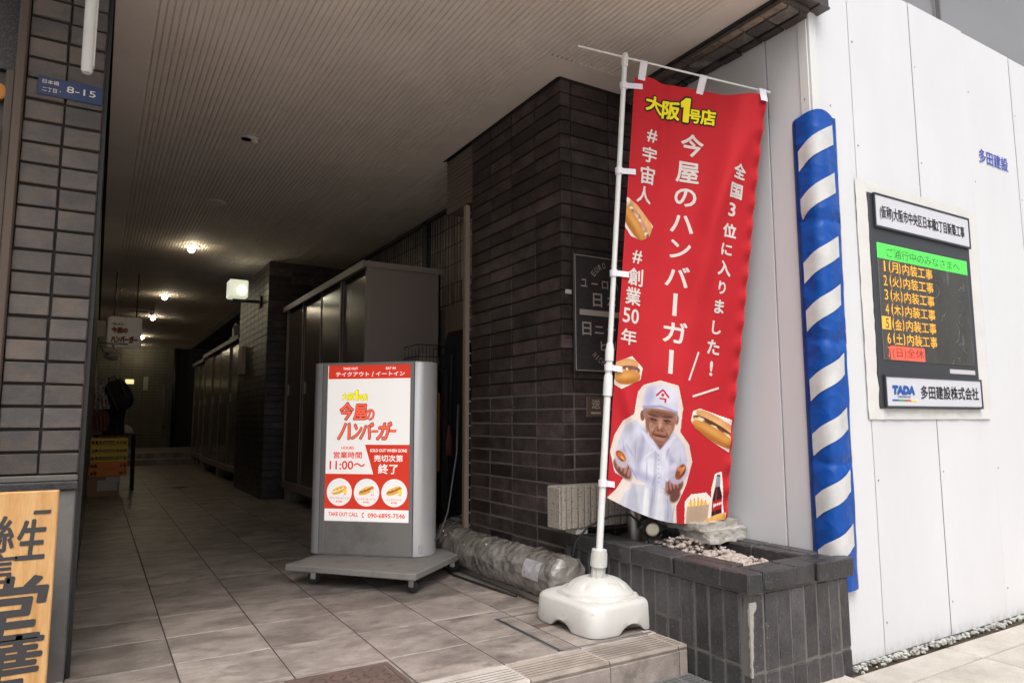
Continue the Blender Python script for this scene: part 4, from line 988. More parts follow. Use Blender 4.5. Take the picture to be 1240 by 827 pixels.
ltext('white_lettering', [('TAKE OUT', .156, 1.042, .082, .013), ('EAT IN', .377, 1.041, .052, .013), ('テイクアウト', .167, 1.013, .184, .023), ('/', .279, 1.012, .010, .026), ('イートイン', .374, 1.013, .156, .022),
      ('SOLD OUT WHEN GONE', .372, .624, .198, .016), ('売切次第', .372, .585, .155, .034), ('終了', .371, .532, .106, .050)], M_postw, .022)
ltext('red_lettering', [('HOURS', .150, .636, .070, .015), ('営業時間', .151, .600, .156, .034), ('11:00～', .150, .549, .194, .044), ('TAKE OUT CALL', .134, .304, .162, .019), ('090-6895-7546', .366, .301, .197, .022),
      ('フロンクミックソース', .110, .383, .100, .011), ('ミックバーガーソース', .258, .381, .100, .011), ('ミックスドッグ', .406, .380, .078, .011), ('¥780', .110, .367, .034, .009), ('¥780', .258, .366, .034, .009), ('¥780', .406, .365, .034, .009)], M_postr, .018)
g = G(); n_ = 10
arc = [(.241+.004*math.cos(t), .302+.011*math.sin(t)) for t in [math.pi/2+.3+k*(math.pi-.6)/9 for k in range(10)]]
g.add([lb(a-.002, b, .0046) for a, b in arc]+[lb(a+.002, b, .0046) for a, b in arc[::-1]], [tuple(range(20))])
for dz in (.009, -.010): g.add([lb(.239+a, .302+dz+b, .0046) for a, b in ((0, -.003), (.008, -.003), (.008, .003), (0, .003))], [(0, 1, 2, 3)])
obj('phone_symbol', g, M_postr, ps, fix=False)
small = [('大', .128, .898, .034, .036), ('阪', .163, .897, .036, .036), ('1', .192, .904, .020, .052), ('号', .214, .893, .024, .030), ('店', .240, .894, .029, .036)]
big = [('今', .139, .822, .076, .092, .1), ('屋', .215, .818, .070, .083, .1), ('の', .267, .804, .050, .058, .1), ('ハ', .136, .720, .070, .086, .25), ('ン', .199, .719, .050, .080, .2), ('バ', .252, .722, .064, .086, .2), ('ー', .296, .720, .036, .012, .2), ('ガ', .347, .722, .070, .092, .2), ('ー', .393, .722, .034, .014, .2)]
ltext('brand_outline', small+big, M_postk, .062, .04, .0036)
ltext('yellow_lettering', small, M_posty, .032, .04, .0048); ltext('orange_lettering', big, M_posto, .026, .04, .0048)
for k, cx_ in enumerate((.110, .258, .406)):
    P = Paint(cx_-.055, cx_+.055, .386, .455, .0018)
    for q in ((.0, .424, .046, .020, .38),):
        P.put(P.ell(cx_, .422, .045, .0165, .38), '#d39a45', tex=.08); P.put(P.ell(cx_-.002, .428, .040, .0075, .38), '#f1dfae' if k == 0 else '#7b4026', soft=.004, tex=.2)
        P.put(P.ell(cx_-.003, .434, .037, .007, .38), '#e0ac58', soft=.003); P.put(P.ell(cx_+.032, .416, .011, .013), '#f0c24a' if k != 1 else '#d6cfc6', soft=.003)
        for j in range(2): P.put(P.ell(cx_+.027+.009*j, .402, .0034, .0034), '#cc2a22', soft=.002)
        for j in range(4): P.put(P.ell(cx_-.03+.02*j, .426+.007*j-.006, .006, .003, .4), ['#6d8a3a', '#c9402e'][j % 2], soft=.002, op=.8)
    P.build('menu_picture', lbf(.0050), M_postp, ps)
pts = [tuple(ML @ Vector(q)) for q in ((.575, .13, .19), (.60, .16, .26), (.625, .25, .62), (.630, .28, .9), (.62, .33, .62), (.60, .30, .22), (.59, .22, .12))]
pts = [tuple(ML @ Vector(q)) for q in ((.572, .10, .17), (.60, .12, .18), (.625, .20, .30), (.65, .27, .60), (.64, .33, .86))]
tag(obj('sign_power_cable', G().tube(pts, .0045, 8), mat('grey_cable', (.06, .057, .055), .5), smooth=True), 'thin grey power cable rising behind the right end of the lightbox', 'cable')
pts = [(1.66, 3.50, .06), (1.61, 3.40, .010), (1.585, 3.22, .006), (1.60, 3.02, .006), (1.615, 2.85, .006), (1.635, 2.70, .006)]
tag(obj('floor_cable', G().tube(pts, .006, 8), M_rub, smooth=True), 'black cable lying on the tiles along the wrapped duct', 'cable')

# ------------------------------------------------------------------ plastic-wrapped duct
ctr = [(1.722, 2.40, .115), (1.722, 2.55, .112), (1.720, 2.75, .108), (1.715, 3.0, .106), (1.712, 3.25, .106), (1.712, 3.42, .108), (1.735, 3.55, .110), (1.80, 3.66, .118), (1.90, 3.72, .13), (2.05, 3.76, .14)]
pp = []
for i in range(len(ctr)-1):
    a, b = Vector(ctr[i]), Vector(ctr[i+1]); n_ = max(2, int((b-a).length/.012))
    pp += [a.lerp(b, k/n_) for k in range(n_)]
pp.append(Vector(ctr[-1]))
def rf(i, t):
    y_ = pp[i].y+pp[i].x
    nn = lambda a, b, c, w: (1-abs(noise.noise(Vector((math.cos(t)*a, math.sin(t)*b, y_*c+w*math.sin(t+y_*3)))))*2)
    q = 1+.05*noise.noise(Vector((math.cos(t)*1.5, math.sin(t)*1.5, y_*8)))+.075*nn(2.2, 2.2, 9, 1.3)**3+.05*nn(3, 3, 22, 2)**3-.03
    if pp[i].y < 2.85: q += .028*math.sin(pp[i].y*120+2.5*math.sin(t))*(.5+.5*math.sin(t+y_*20))
    return q
du = thing('wrapped_duct', (1.71, 3.0, 0), 'fat duct wrapped in dirty clear plastic along the foot of the brick pillar', 'duct')
obj('duct_body', G().tube(pp, [.096 if q.y > 2.43 else .096*max(.6, 1-((2.43-q.y)/.03)**2*.4) for q in pp], 40, rf=rf), M_wrap, du, smooth=True)
g = G()
for k in range(6): pass
v = []
for i in range(7):
    for j in range(6):
        t = 2.05+i*.13; y_ = 2.50+j*.026; c = Vector((1.722, y_, .112)); r_ = .102+.002*noise.noise(Vector((i, j, 0)))
        v.append((c.x-math.sin(t-1.2)*r_, c.y, c.z+math.cos(t-1.2)*r_))
g.add(v, [(i*6+j, i*6+j+1, i*6+j+7, i*6+j+6) for i in range(6) for j in range(5)])
obj('silver_tape', g, mat('silver_tape', (.62, .62, .64), .35, metal=.5, bump=.3, bscale=40, crumple=(20, .5)), du, smooth=True)
obj('support_rail', B(1.655, 1.675, 2.55, 3.5, .006, .03, .002), M_steel, du)

# ------------------------------------------------------------------ floor fittings
mh = thing('manhole_cover', (.69, 2.05, 0), 'rust-brown square iron access cover with diamond tread set in the floor tiles', 'manhole cover')
g = G(); X0, X1, Y0, Y1 = .528, .852, 1.886, 2.212
for a in ((X0, X1, Y1-.016, Y1), (X0, X1, Y0, Y0+.016), (X0, X0+.016, Y0+.016, Y1-.016), (X1-.016, X1, Y0+.016, Y1-.016)): g.box(*a, -.006, .004, .001)
obj('frame', g, M_iron, mh)
obj('lid', B(X0+.020, X1-.020, Y0+.020, Y1-.020, -.006, .0022), M_iron, mh)
g = G()
for i in range(9):
    for j in range(9):
        c = Vector((X0+.040+i*.0305, Y0+.042+j*.0305, .0022)); a = R(45) if (i+j) % 2 else R(-45)
        g.box(-.013, .013, -.0022, .0022, 0, .0028, .0008, M=Matrix.Translation(c) @ Matrix.Rotation(a, 4, 'Z'))
g.box(X0+.10, X0+.155, Y0+.20, Y0+.23, .002, .0055, .001); g.box(X1-.10, X1-.07, Y0+.23, Y0+.26, .002, .0055, .001)
obj('tread', g, M_iron, mh)
hh = thing('floor_hatch', (1.57, 2.23, 0), 'tiled floor hatch with thin metal edging partly under the flag stand', 'floor hatch')
g = G(); X0, X1, Y0, Y1 = 1.385, 1.80, 2.012, 2.455
for a in ((X0, X0+.006, Y0, Y1), (X0+.012, X0+.018, Y0, Y1), (X0, X1, Y0, Y0+.006), (X0, X1, Y1-.006, Y1)): g.box(*a, -.004, .0018)
obj('metal_edge', g, mat('hatch_edge_steel', (.33, .34, .36), .35, metal=.8), hh)
obj('edge_groove', G().box(X0+.006, X0+.012, Y0+.006, Y1-.006, -.003, .0006), M_black, hh)
obj('lifting_plate', B(1.47, 1.53, 2.27, 2.31, -.002, .001, .0003), M_iron, hh)
gr = thing('drain_grate', (1.72, 1.75, ZG), 'galvanised steel drain grate at the foot of the step beside the planter', 'grate')
g = G()
for k in range(9): g.box(1.16+k*.073, 1.164+k*.073, 1.62, 1.833, ZG-.002, ZG+.0125)
for k in range(12): g.box(1.14, 1.806, 1.624+k*.0185, 1.6275+k*.0185, ZG-.002, ZG+.0135)
g.box(1.135, 1.141, 1.615, 1.838, ZG, ZG+.015); g.box(1.802, 1.808, 1.615, 1.838, ZG, ZG+.015); g.box(1.141, 1.802, 1.833, 1.838, ZG, ZG+.015); g.box(1.141, 1.802, 1.615, 1.620, ZG, ZG+.015)
obj('bars', g, M_grate, gr); obj('pit_shade', B(1.14, 1.80, 1.62, 1.835, ZG+.0005, ZG+.0015), M_black, gr)  # thin black sheet under the bars stands for the shade below
tag(obj('floor_drain', G().lathe([(.058, 0), (.058, .003), (.05, .0035), (.001, .003)], (1.04, 5.13, 0), 28), M_grate, auto=30), 'round metal cleanout cover in the tiles left of the lightbox', 'drain cover')
tag(obj('floor_mat_strip', G().lathe([(.09, 0), (.09, .003), (.001, .003)], (.90, 9.07, 0), 24), M_black, auto=30), 'dark round floor cover far down the passage', 'drain cover')

# ------------------------------------------------------------------ left brick column
lc = thing('brick_column', (-.14, 2.7, 0), 'grey brick column at the left mouth of the passage with a painted concrete foot', 'column')
obj('mortar', B(-.246, -.042, 2.581, 2.90, .60, ZC+.06), M_lmort, lc)
z = .617
while z < ZC+.03:
    piece('brick', -.245, -.144, 2.570, 2.59, z, z+.0605, M_lbrick, lc, .0022)
    piece('brick', -.1365, -.038, 2.570, 2.59, z, z+.0605, M_lbrick, lc, .0022)
    z += .0692
z = .012; g = G()
BR_ = mat('brown_side_brick', (.085, .07, .06), .7, col2=(.14, .115, .095), nscale=8, bump=.4, rnd=.2)
sb = thing('passage_side_wall', (-.04, 3.6, 0), 'dark brown brick lining of the passage on the left, seen edge on', 'wall')
obj('mortar', B(-.12, -.046, 2.92, 4.9, 0, ZC), M_dmort, sb)
r_ = 0
while z < ZC-.05:
    for k in range(9):
        y0 = 2.905+k*.2275
        if k < 4: piece('brick', -.058, -.038, y0, y0+.2205, z, z+.0605, BR_, sb, .002)
        else: g.box(-.058, -.038, y0, y0+.2205, z, z+.0605)
    z += .0692; r_ += 1
tag(obj('far_bricks', g, BR_, sb), kind='stuff')
obj('side_return', B(-.0405, -.034, 2.596, 2.898, .62, ZC, .0015), mat('weathered_brown_board', (.27, .20, .15), .7, col2=(.10, .08, .065), nscale=6, stretch=(1, 1, .15), bump=.5, bscale=30), lc)
obj('ledge', B(-.262, -.034, 2.560, 2.90, .566, .592, .004), M_planter, lc)
obj('ledge_mortar', B(-.252, -.036, 2.568, 2.60, .592, .612, .004), M_pmort, lc)
obj('foot', B(-.62, -.0385, 2.572, 2.905, -.01, .566, .004), mat('grey_painted_concrete', (.16, .155, .145), .75, col2=(.10, .098, .092), nscale=4, bump=.5, bscale=30), lc)
# doorway left of the column
df = thing('doorway', (-.4, 2.6, .57), 'brown door frame and black granite facing left of the brick column', 'doorway')
obj('frame', G().box(-.275, -.250, 2.555, 2.66, .57, ZC+.06, .003).box(-.262, -.248, 2.563, 2.60, .57, ZC+.06, .002), M_brown, df)
obj('granite_facing', B(-.62, -.278, 2.60, 2.66, 1.88, ZC+.06), mat('granite_facing', (.022, .019, .018), .5, speck=(220, (.06, .05, .045), .55)), df)
obj('door_panel', B(-.62, -.278, 2.62, 2.66, .57, 1.878), mat('brown_door', (.03, .022, .016), .4), df)
obj('door_stile', B(-.300, -.278, 2.585, 2.62, .57, 1.876, .002), M_brown, df)
obj('yellow_sign_edge', G().lathe([(.026, 0), (.026, .012), (.02, .015), (.001, .015)], n=24, M=Matrix.Translation((-.318, 2.60, 1.80)) @ Matrix.Rotation(R(90), 4, 'X')), mat('orange_sign', hx('#b07028'), .5), df, auto=30)
obj('yellow_handle', B(-.318, -.306, 2.570, 2.584, 1.55, 1.70, .002), mat('brass_strip', hx('#7a5a30'), .4), df)
tag(obj('left_eave', B(-.62, -.024, 2.50, 2.60, ZC+.05, ZC+.3), M_dark), kind='structure')
obj('corner_gap', B(-.034, -.0235, 2.585, 2.62, 0, ZC), M_black, lc)
# address plate
ad = thing('address_plate', (-.127, 2.566, 1.80), 'blue enamel street address plate reading 8-15 on the grey brick column', 'address plate')
obj('plate', B(-.216, -.039, 2.5655, 2.5685, 1.808, 1.868, .0008), M_addr, ad)
obj('lighter_half', B(-.160, -.0395, 2.5650, 2.5656, 1.8085, 1.8675), mat('blue_enamel_bright', hx('#152a56'), .35), ad)
g = G(); f_ = yplane(2.5645)
text(g, '日本橋', -.1815, 1.852, .044, .0135, f_, .005); text(g, '二丁目・', -.1785, 1.826, .050, .0135, f_, .005); text(g, '8-15', -.098, 1.840, .080, .021, f_, .004)
obj('lettering', g, M_wprint, ad, fix=False)
# white pipe hanging in front of the column top
wp = thing('white_pipe', (-.085, 2.3, 1.79), 'white painted pipe hanging down in front of the grey brick column', 'pipe')
obj('pipe', G().tube([(-.078, 2.30, 2.42), (-.078, 2.30, 1.800), (-.078, 2.30, 1.792)], [.0175, .0155, .012], 16), M_plastic, wp, smooth=True, auto=40)
obj('bracket_strip', B(-.066, -.060, 2.295, 2.32, 1.815, 2.42, .001), M_plastic, wp)
# wooden signboard
wb = thing('wooden_signboard', (-.13, 2.35, 0), 'light wooden signboard with black brush lettering standing before the brick column', 'signboard')
obj('board', B(-.42, -.0745, 2.345, 2.372, .002, .584, .003), M_wood, wb)
g = G(); f_ = yplane(2.3438)
text(g, '生', -.131, .455, .064, .104, f_, .022, skew=.05); text(g, '絲', -.209, .475, .074, .094, f_, .020); text(g, '言', -.200, .384, .079, .082, f_, .020)
text(g, '堂', -.182, .275, .180, .165, f_, .022, skew=.12); text(g, '華', -.182, .148, .180, .112, f_, .020, skew=.1); text(g, '品', -.175, .048, .14, .085, f_, .02); text(g, '一', -.111, .527, .036, .006, f_, .06, skew=.2)
obj('lettering', g, mat('brush_ink', (.04, .038, .04), .55), wb, fix=False)

# ------------------------------------------------------------------ LED notice board on the hoarding
ld = thing('led_notice_board', (3.04, YH, .81), 'black framed LED notice board recessed in the white hoarding with amber and green text', 'notice board')
YB = 1.600
obj('housing', B(2.652, 3.422, YB, YH+.005, .819, 1.697, .003), M_frame, ld)
g = G()
for a in ((2.575, 2.650, .775, 1.745), (3.424, 3.512, .775, 1.745), (2.650, 3.424, 1.699, 1.745), (2.650, 3.424, .775, .817)):
    nx, nz = max(2, int((a[1]-a[0])/.03)), max(2, int((a[3]-a[2])/.03)); v = []; f = []
    for i in range(nx+1):
        for j in range(nz+1): 
            x_ = a[0]+(a[1]-a[0])*i/nx; z_ = a[2]+(a[3]-a[2])*j/nz
            v.append((x_, YH-.006-.004*noise.noise(Vector((x_*26, z_*16, 3)))-.003*noise.noise(Vector((x_*50, z_*50, 1))), z_))
    for i in range(nx):
        for j in range(nz): q = i*(nz+1)+j; f.append((q, q+nz+1, q+nz+2, q+1))
    g.add(v, f)
obj('tape_surround', g, M_tape, ld, smooth=True)
obj('title_plate', B(2.682, 3.414, YB-.008, YB, 1.560, 1.690, .002), M_signw, ld)
g = G(); text(g, '(仮称)大阪市中央区日本橋2丁目新築工事', 3.041, 1.619, .66, .062, yplane(YB-.0092), .012); obj('title_lettering', g, M_kprint, ld, fix=False)
g = G().box(2.676, 3.420, YB-.011, YB-.001, 1.690, 1.697, .001).box(2.676, 3.420, YB-.011, YB-.001, 1.552, 1.560, .001).box(2.676, 2.682, YB-.011, YB-.001, 1.560, 1.690, .001).box(3.414, 3.420, YB-.011, YB-.001, 1.560, 1.690, .001)
obj('title_plate_frame', g, M_frame, ld); g = G()
g.box(2.674, 3.420, YB-.011, YB-.001, .944, .951, .001).box(2.674, 3.420, YB-.011, YB-.001, .8195, .827, .001).box(2.674, 2.681, YB-.011, YB-.001, .827, .944, .001).box(3.413, 3.420, YB-.011, YB-.001, .827, .944, .001)
obj('company_plate_frame', g, M_frame, ld)
obj('screen', B(2.686, 3.388, YB-.002, YB+.001, 1.012, 1.490), M_screen, ld)
obj('green_band', B(2.686, 3.382, YB-.0035, YB-.0015, 1.427, 1.490), M_ledg, ld)
g = G(); text(g, 'ご通行中のみなさまへ', 3.030, 1.456, .565, .040, yplane(YB-.0044), .0); obj('green_band_lettering', g, M_ledd, ld, fix=False)
g = G()
for i, dname in enumerate('月火水木金土'):
    zc = 1.396-.0592*i
    text(g, str(i+1), 2.728, zc, .022 if i else .010, .044, yplane(YB-.0040), .004) if i != 4 else None
    text(g, '(', 2.765, zc, .012, .052, yplane(YB-.0040), .008); text(g, dname, 2.800, zc, .046, .044, yplane(YB-.0040), .008); text(g, ')', 2.836, zc, .012, .052, yplane(YB-.0040), .008)
    text(g, '内装工事', 2.970, zc, .228, .047, yplane(YB-.0040), .008)
g.box(2.690, 2.748, YB-.0036, YB-.0015, 1.136, 1.188)
obj('amber_lettering', g, M_leda, ld, fix=False)
g = G(); text(g, '5', 2.722, 1.160, .022, .040, yplane(YB-.0044), .004); obj('dark_numeral', g, M_screen, ld, fix=False)
obj('red_band', B(2.735, 2.982, YB-.0036, YB-.0015, 1.014, 1.070), M_ledr, ld)
g = G(); text(g, '(日)全休', 2.860, 1.042, .230, .044, yplane(YB-.0044), .004); obj('red_band_lettering', g, M_leddr, ld, fix=False)
g = G(); text(g, '7', 2.724, 1.042, .020, .044, yplane(YB-.0040), .004); obj('red_numeral', g, M_ledr, ld, fix=False)
g = G()
for k in range(58): g.box(2.690, 3.380, YB-.0056, YB-.0050, 1.016+k*.0083, 1.0172+k*.0083)
for k in range(84): g.box(2.690+k*.0083, 2.6912+k*.0083, YB-.0050, YB-.0046, 1.014, 1.488)
tag(obj('led_mask', g, M_frame, ld), kind='stuff')
obj('company_plate', B(2.681, 3.413, YB-.008, YB, .827, .944, .002), M_signw, ld)
g = G(); text(g, '多田建設株式会社', 3.154, .886, .462, .054, yplane(YB-.0092), .018); obj('company_lettering', g, M_kprint, ld, fix=False)
g = G(); text(g, 'TADA', 2.799, .892, .160, .036, yplane(YB-.0092), .085, .085, skew=.12); text(g, 'CORPORATION', 2.798, .865, .090, .008, yplane(YB-.0092), .01); obj('logo_lettering', g, mat('logo_blue', hx('#1c4f9c'), .5), ld, fix=False)
for k, (c_, nm) in enumerate((('#2456a5', 'blue'), ('#3f9b49', 'green'), ('#c23a36', 'red'), ('#e5d23c', 'yellow'))):
    obj('logo_bar', B(2.716+.0433*k, 2.716+.0433*(k+1), YB-.0095, YB-.0078, .848, .854), mat('logo_'+nm, hx(c_), .5), ld)
obj('small_sticker', B(3.177, 3.388, YB-.001, YB+.002, .972, .991), M_paper, ld)
g = G(); text(g, '取付会社 03-0000-0000', 3.28, .9815, .19, .009, yplane(YB-.0016), .0); 
g2 = G()
random.seed(21)
for k in range(16):
    x_ = 2.95+random.random()*.40; z_ = 1.03+random.random()*.34; pts = [(x_, YB-.0024, z_)]
    for j in range(4): x_ += random.uniform(-.025, .03); z_ += random.uniform(-.03, .012); pts.append((x_, YB-.0024, z_))
    g2.tube(pts, .0009, 4)
tag(obj('pale_lines', g2, mat('pale_line_grey', (.4, .4, .38), .6), ld), kind='stuff')  # thin pale crooked lines laid over the screen

# striped cushion stripes (slanting up towards the front face)
for k, zl in enumerate((1.738, 1.545-.0, 1.293, 1.107, .843, .640, .412, .218)):
    g = G(); s0, s1, hgt, rise = 4/26, 19/26, .081, .100
    nS, nH = 15, 12; v = []; f = []
    for i in range(nS+1):
        for j in range(nH+1):
            t = i/nS; s_ = s0+(s1-s0)*t; q_ = lambda u: .21*u if u < .32 else .067+.40*(u-.32) if u < .5 else .139+.13*(u-.5)
            t = (q_(s_)-q_(s0))/(q_(s1)-q_(s0)); z_ = zl+rise*t+hgt*j/nH
            v.append(guard(s_, z_, .0028))
    for i in range(nS):
        for j in range(nH): a = i*(nH+1)+j; f.append((a, a+nH+1, a+nH+2, a+1))
    g.add(v, f); obj('stripe', g, M_stripe, cu, smooth=True)

# ------------------------------------------------------------------ storage lockers
def locker(name, x0, x1, y0, y1, z0, z1, nd, label, roof=.045, base=True):
    t = thing(name, ((x0+x1)/2, (y0+y1)/2, 0), label, 'locker', 'storage lockers along the passage')
    obj('carcass', G().box(x0+.035, x1, y0+.0, y0+.012, z0, z1).box(x0+.035, x1, y1-.012, y1, z0, z1).box(x1-.012, x1, y0, y1, z0, z1-.002).box(x0+.05, x1-.012, y0+.012, y1-.012, z0, z0+.02), M_loc, t)
    obj('roof', G().box(x0-.03, x1+.012, y0-.02, y1+.02, z1+.018, z1+.030).box(x0-.035, x0-.022, y0-.022, y1+.022, z1-.022, z1+.034, .002).box(x0-.02, x1+.012, y0-.022, y0-.016, z1-.012, z1+.030).box(x0-.0, x1+.012, y0-.01, y1+.01, z1, z1+.017), M_loc, t)
    obj('corner_post', B(x0, x0+.035, y0, y0+.03, z0, z1, .002), M_loc, t); obj('corner_post', B(x0, x0+.035, y1-.03, y1, z0, z1, .002), M_loc, t)
    obj('bottom_rail', B(x0-.004, x0+.04, y0+.03, y1-.03, z0, z0+.07, .002), M_loc, t)
    w_ = (y1-y0-.06)/nd
    for k in range(nd):
        a = y0+.03+k*w_; dx = .012 if k % 2 else .024
        d = obj('door', G().box(x0+dx, x0+dx+.012, a+.004, a+w_-.004, z0+.07, z1-.004, .002), M_door, t)
        obj('door_edge', G().box(x0+dx-.006, x0+dx, a+.004, a+.022, z0+.07, z1-.004, .001).box(x0+dx-.006, x0+dx, a+w_-.022, a+w_-.004, z0+.07, z1-.004, .001), M_loc, d)
        obj('handle', G().box(x0+dx-.010, x0+dx, a+w_*.86, a+w_*.86+.016, 1.02, 1.13, .002), M_steel, d)
    if base:
        for a in (y0+.05, (y0+y1)/2-.1, y1-.2):
            obj('block', B(x0+.01, x1-.02, a, a+.12, 0, z0, .004), M_conc2, t)
    return t
lk = locker('storage_locker', 1.62, 2.20, 4.74, 7.16, .12, 1.885, 4, 'brown-grey steel storage locker with sliding doors behind the lightbox sign')
locker('storage_locker', 1.49, 2.10, 9.02, 12.25, .13, 1.80, 4, 'long dark steel storage locker beyond the second brick pillar, nearer of the far pair')
locker('storage_locker', 1.50, 2.08, 12.32, 13.72, .15, 1.76, 2, 'farthest steel storage locker, just before the steps at the back wall')
# things on the far locker
t = thing('paint_bucket', (1.62, 9.75, 1.83), 'dull bucket standing on top of the far lockers nearest the pillar', 'bucket')
obj('tub', G().lathe([(.09, 0), (.11, .19), (.115, .20), (.105, .20), (.10, .19), (.001, .18)], (1.62, 9.75, 1.83), 20), M_steel, t, auto=40); obj('handle', G().tube([(1.51, 9.75, 2.02), (1.54, 9.75, 2.08), (1.62, 9.75, 2.11), (1.70, 9.75, 2.08), (1.73, 9.75, 2.02)], .004, 6), M_steel, t)
t = thing('white_bundle', (1.68, 10.4, 1.83), 'crumpled pale bundle lying on top of the far lockers', 'bundle')
obj('wrap', G().blob((1.68, 10.4, 1.90), (.13, .3, .085), .3, 3, 3, 4), M_clothw, t, smooth=True); obj('cord', G().tube([(1.54, 10.4, 1.9), (1.68, 10.4, 1.995), (1.82, 10.4, 1.9)], .006, 6), M_rub, t)
tag(obj('plastic_jar', G().lathe([(.05, 0), (.055, .01), (.055, .2), (.03, .23), (.03, .27), (.001, .27)], (1.60, 10.05, 1.83), 16), M_plastic, auto=40), 'white plastic jar between the bucket and the bundle on the lockers', 'jar')
tag(obj('cardboard_bundle', G().blob((1.9, 5.7, 1.975), (.16, .24, .06), .5, 4, 3, 9), M_clothw, smooth=True), 'dusty crumpled wrapping lying on top of the near locker', 'wrapping')

# ------------------------------------------------------------------ second brick pillar with a wall lamp
p2 = thing('inner_brick_pillar', (1.85, 8.0, 0), 'second dark brick pillar down the passage, between the lockers', 'pillar')
obj('mortar', B(1.451, 2.5, 7.246, 8.80, 0, 2.398), M_dmort, p2)
z = .012; g = G()
while z < 2.36:
    for c in range(4): piece('brick', 1.445+c*.2275, 1.445+c*.2275+.2215, 7.240, 7.26, z, z+.0605, M_dbrick, p2, .002)
    for c in range(7): g.box(1.445, 1.46, 7.262+c*.2275, 7.262+c*.2275+.219, z, z+.0605)
    z += ROW
tag(obj('side_bricks', g, M_dbrick, p2), kind='stuff')
wl = thing('wall_lamp', (1.2, 7.62, 2.0), 'square frosted wall lamp on a dark bracket fixed to the inner brick pillar', 'lamp')
obj('shade', B(1.112, 1.300, 7.53, 7.72, 2.045, 2.232, .012), M_boxs, wl)
obj('bulb', G().blob((1.235, 7.535, 2.125), (.045, .02, .04), 0, 1, 3), M_boxl, wl, smooth=True)
obj('bracket', G().box(1.16, 1.445, 7.60, 7.65, 2.015, 2.040, .003).box(1.425, 1.444, 7.56, 7.69, 1.96, 2.09, .003), M_black, wl)
tag(obj('meter_box', B(1.40, 1.445, 8.35, 8.6, 1.30, 1.62, .006), M_loc), 'small metal meter box on the side of the inner brick pillar', 'meter box')

# ------------------------------------------------------------------ ceiling lamps and fittings
YLAMP = [6.99, 9.94, 12.1, 15.05, 16.9]
for i, (y_, lab) in enumerate(zip(YLAMP, ('lit ceiling downlight nearest the front of the passage', 'second lit ceiling downlight down the passage', 'third lit ceiling downlight, above the small hanging sign', 'fourth lit ceiling downlight, next to last before the back wall', 'last lit ceiling downlight, close to the back brick wall'))):
    t = thing('ceiling_downlight', (.686, y_, ZC), lab, 'ceiling lamp', 'lit ceiling downlights')
    obj('trim_ring', G().lathe([(.060, 0), (.072, -.002), (.070, -.006), (.055, -.005), (.052, .0)], (.686, y_, ZC), 24), M_whited, t, smooth=True)
    b_ = obj('bulb', G().blob((.686, y_, ZC-.030), (.030, .030, .034), 0, 1, 3), M_lampg, t, smooth=True)
t = thing('unlit_downlight', (.686, 4.09, ZC), 'unlit recessed downlight with a bare bulb, nearest the street', 'ceiling lamp')
obj('trim_ring', G().lathe([(.056, .02), (.060, .0), (.074, -.003), (.076, -.001), (.062, .004), (.058, .02)], (.686, 4.09, ZC), 28), M_ceil, t, smooth=True)
obj('reflector', G().lathe([(.057, .004), (.03, .012), (.001, .012)], (.686, 4.09, ZC-.008), 24), M_whited, t, smooth=True); obj('dark_disc', G().lathe([(.028, -.006), (.001, -.006)], (.662, 4.10, ZC), 20), M_black, t)  # flat black disc gives the dark crescent beside the bulb
obj('bulb', G().lathe([(.012, 0), (.014, -.012), (.022, -.024), (.020, -.034), (.001, -.042)], (.705, 4.075, ZC+.004), 16), mat('dim_bulb', (.55, .5, .4), .3), t, smooth=True)
tag(obj('ceiling_vent_cap', G().lathe([(.075, .0), (.075, -.006), (.065, -.010), (.001, -.011)], (.683, 5.46, ZC), 28), M_ceil, auto=30), 'round flat blanking cover on the ribbed ceiling between the downlights', 'ceiling cover')
tag(obj('ceiling_conduit', G().tube([(.33, 11.5, ZC-.02), (.60, 11.5, ZC-.02)], .012, 8).lathe([(.03, 0), (.03, -.05), (.001, -.06)], (.64, 11.5, ZC), 12), M_steel, auto=40), 'short metal conduit and detector under the ceiling before the third lamp', 'conduit')

# ------------------------------------------------------------------ right side behind the lockers: mesh fence, board, sheet
fe = thing('wire_mesh_fence', (2.26, 5.6, 1.6), 'dark wire mesh screen above the boarding between the pillar and the lockers', 'mesh screen')
g = G()
for k in range(74): y_ = 3.55+k*.05; g.box(2.249, 2.253, y_, y_+.004, 1.63, 2.38)
for k in range(6): z_ = 1.64+k*.148; g.box(2.245, 2.249, 3.52, 7.2, z_, z_+.005)
for k in range(24): y_ = 3.55+k*.15; g.box(2.236, 2.240, y_, y_+.004, 1.63, 1.78)
tag(obj('mesh', g, M_wire, fe), kind='stuff')
obj('post', B(2.235, 2.275, 5.08, 5.16, 1.4, 2.40), M_black, fe); obj('post', B(2.235, 2.275, 7.14, 7.20, 1.4, 2.40), M_black, fe)
obj('top_rail', B(2.235, 2.262, 3.52, 7.2, 2.37, 2.40), M_black, fe)
tb = thing('tan_boarding', (2.27, 5.5, 0), 'tan timber boarding under the wire mesh beside the near locker', 'boarding')
for k in range(12): obj('board', B(2.262, 2.28, 3.51+k*.31, 3.51+k*.31+.306, 0, 1.625-.002*(k % 2), .002), M_tan, tb)
g = G(); prof = []
y_ = 3.5
while y_ < 8: prof += [(2.60, y_), (2.62, y_+.02), (2.62, y_+.04), (2.60, y_+.06)]; y_ += .08
n = len(prof); g.add([(a, b, .5) for a, b in prof]+[(a, b, 2.9) for a, b in prof], [(i, i+1, n+i+1, n+i) for i in range(n-1)])
tag(obj('corrugated_sheet', g, M_curt), 'pale corrugated sheet seen through the wire mesh', 'sheet')
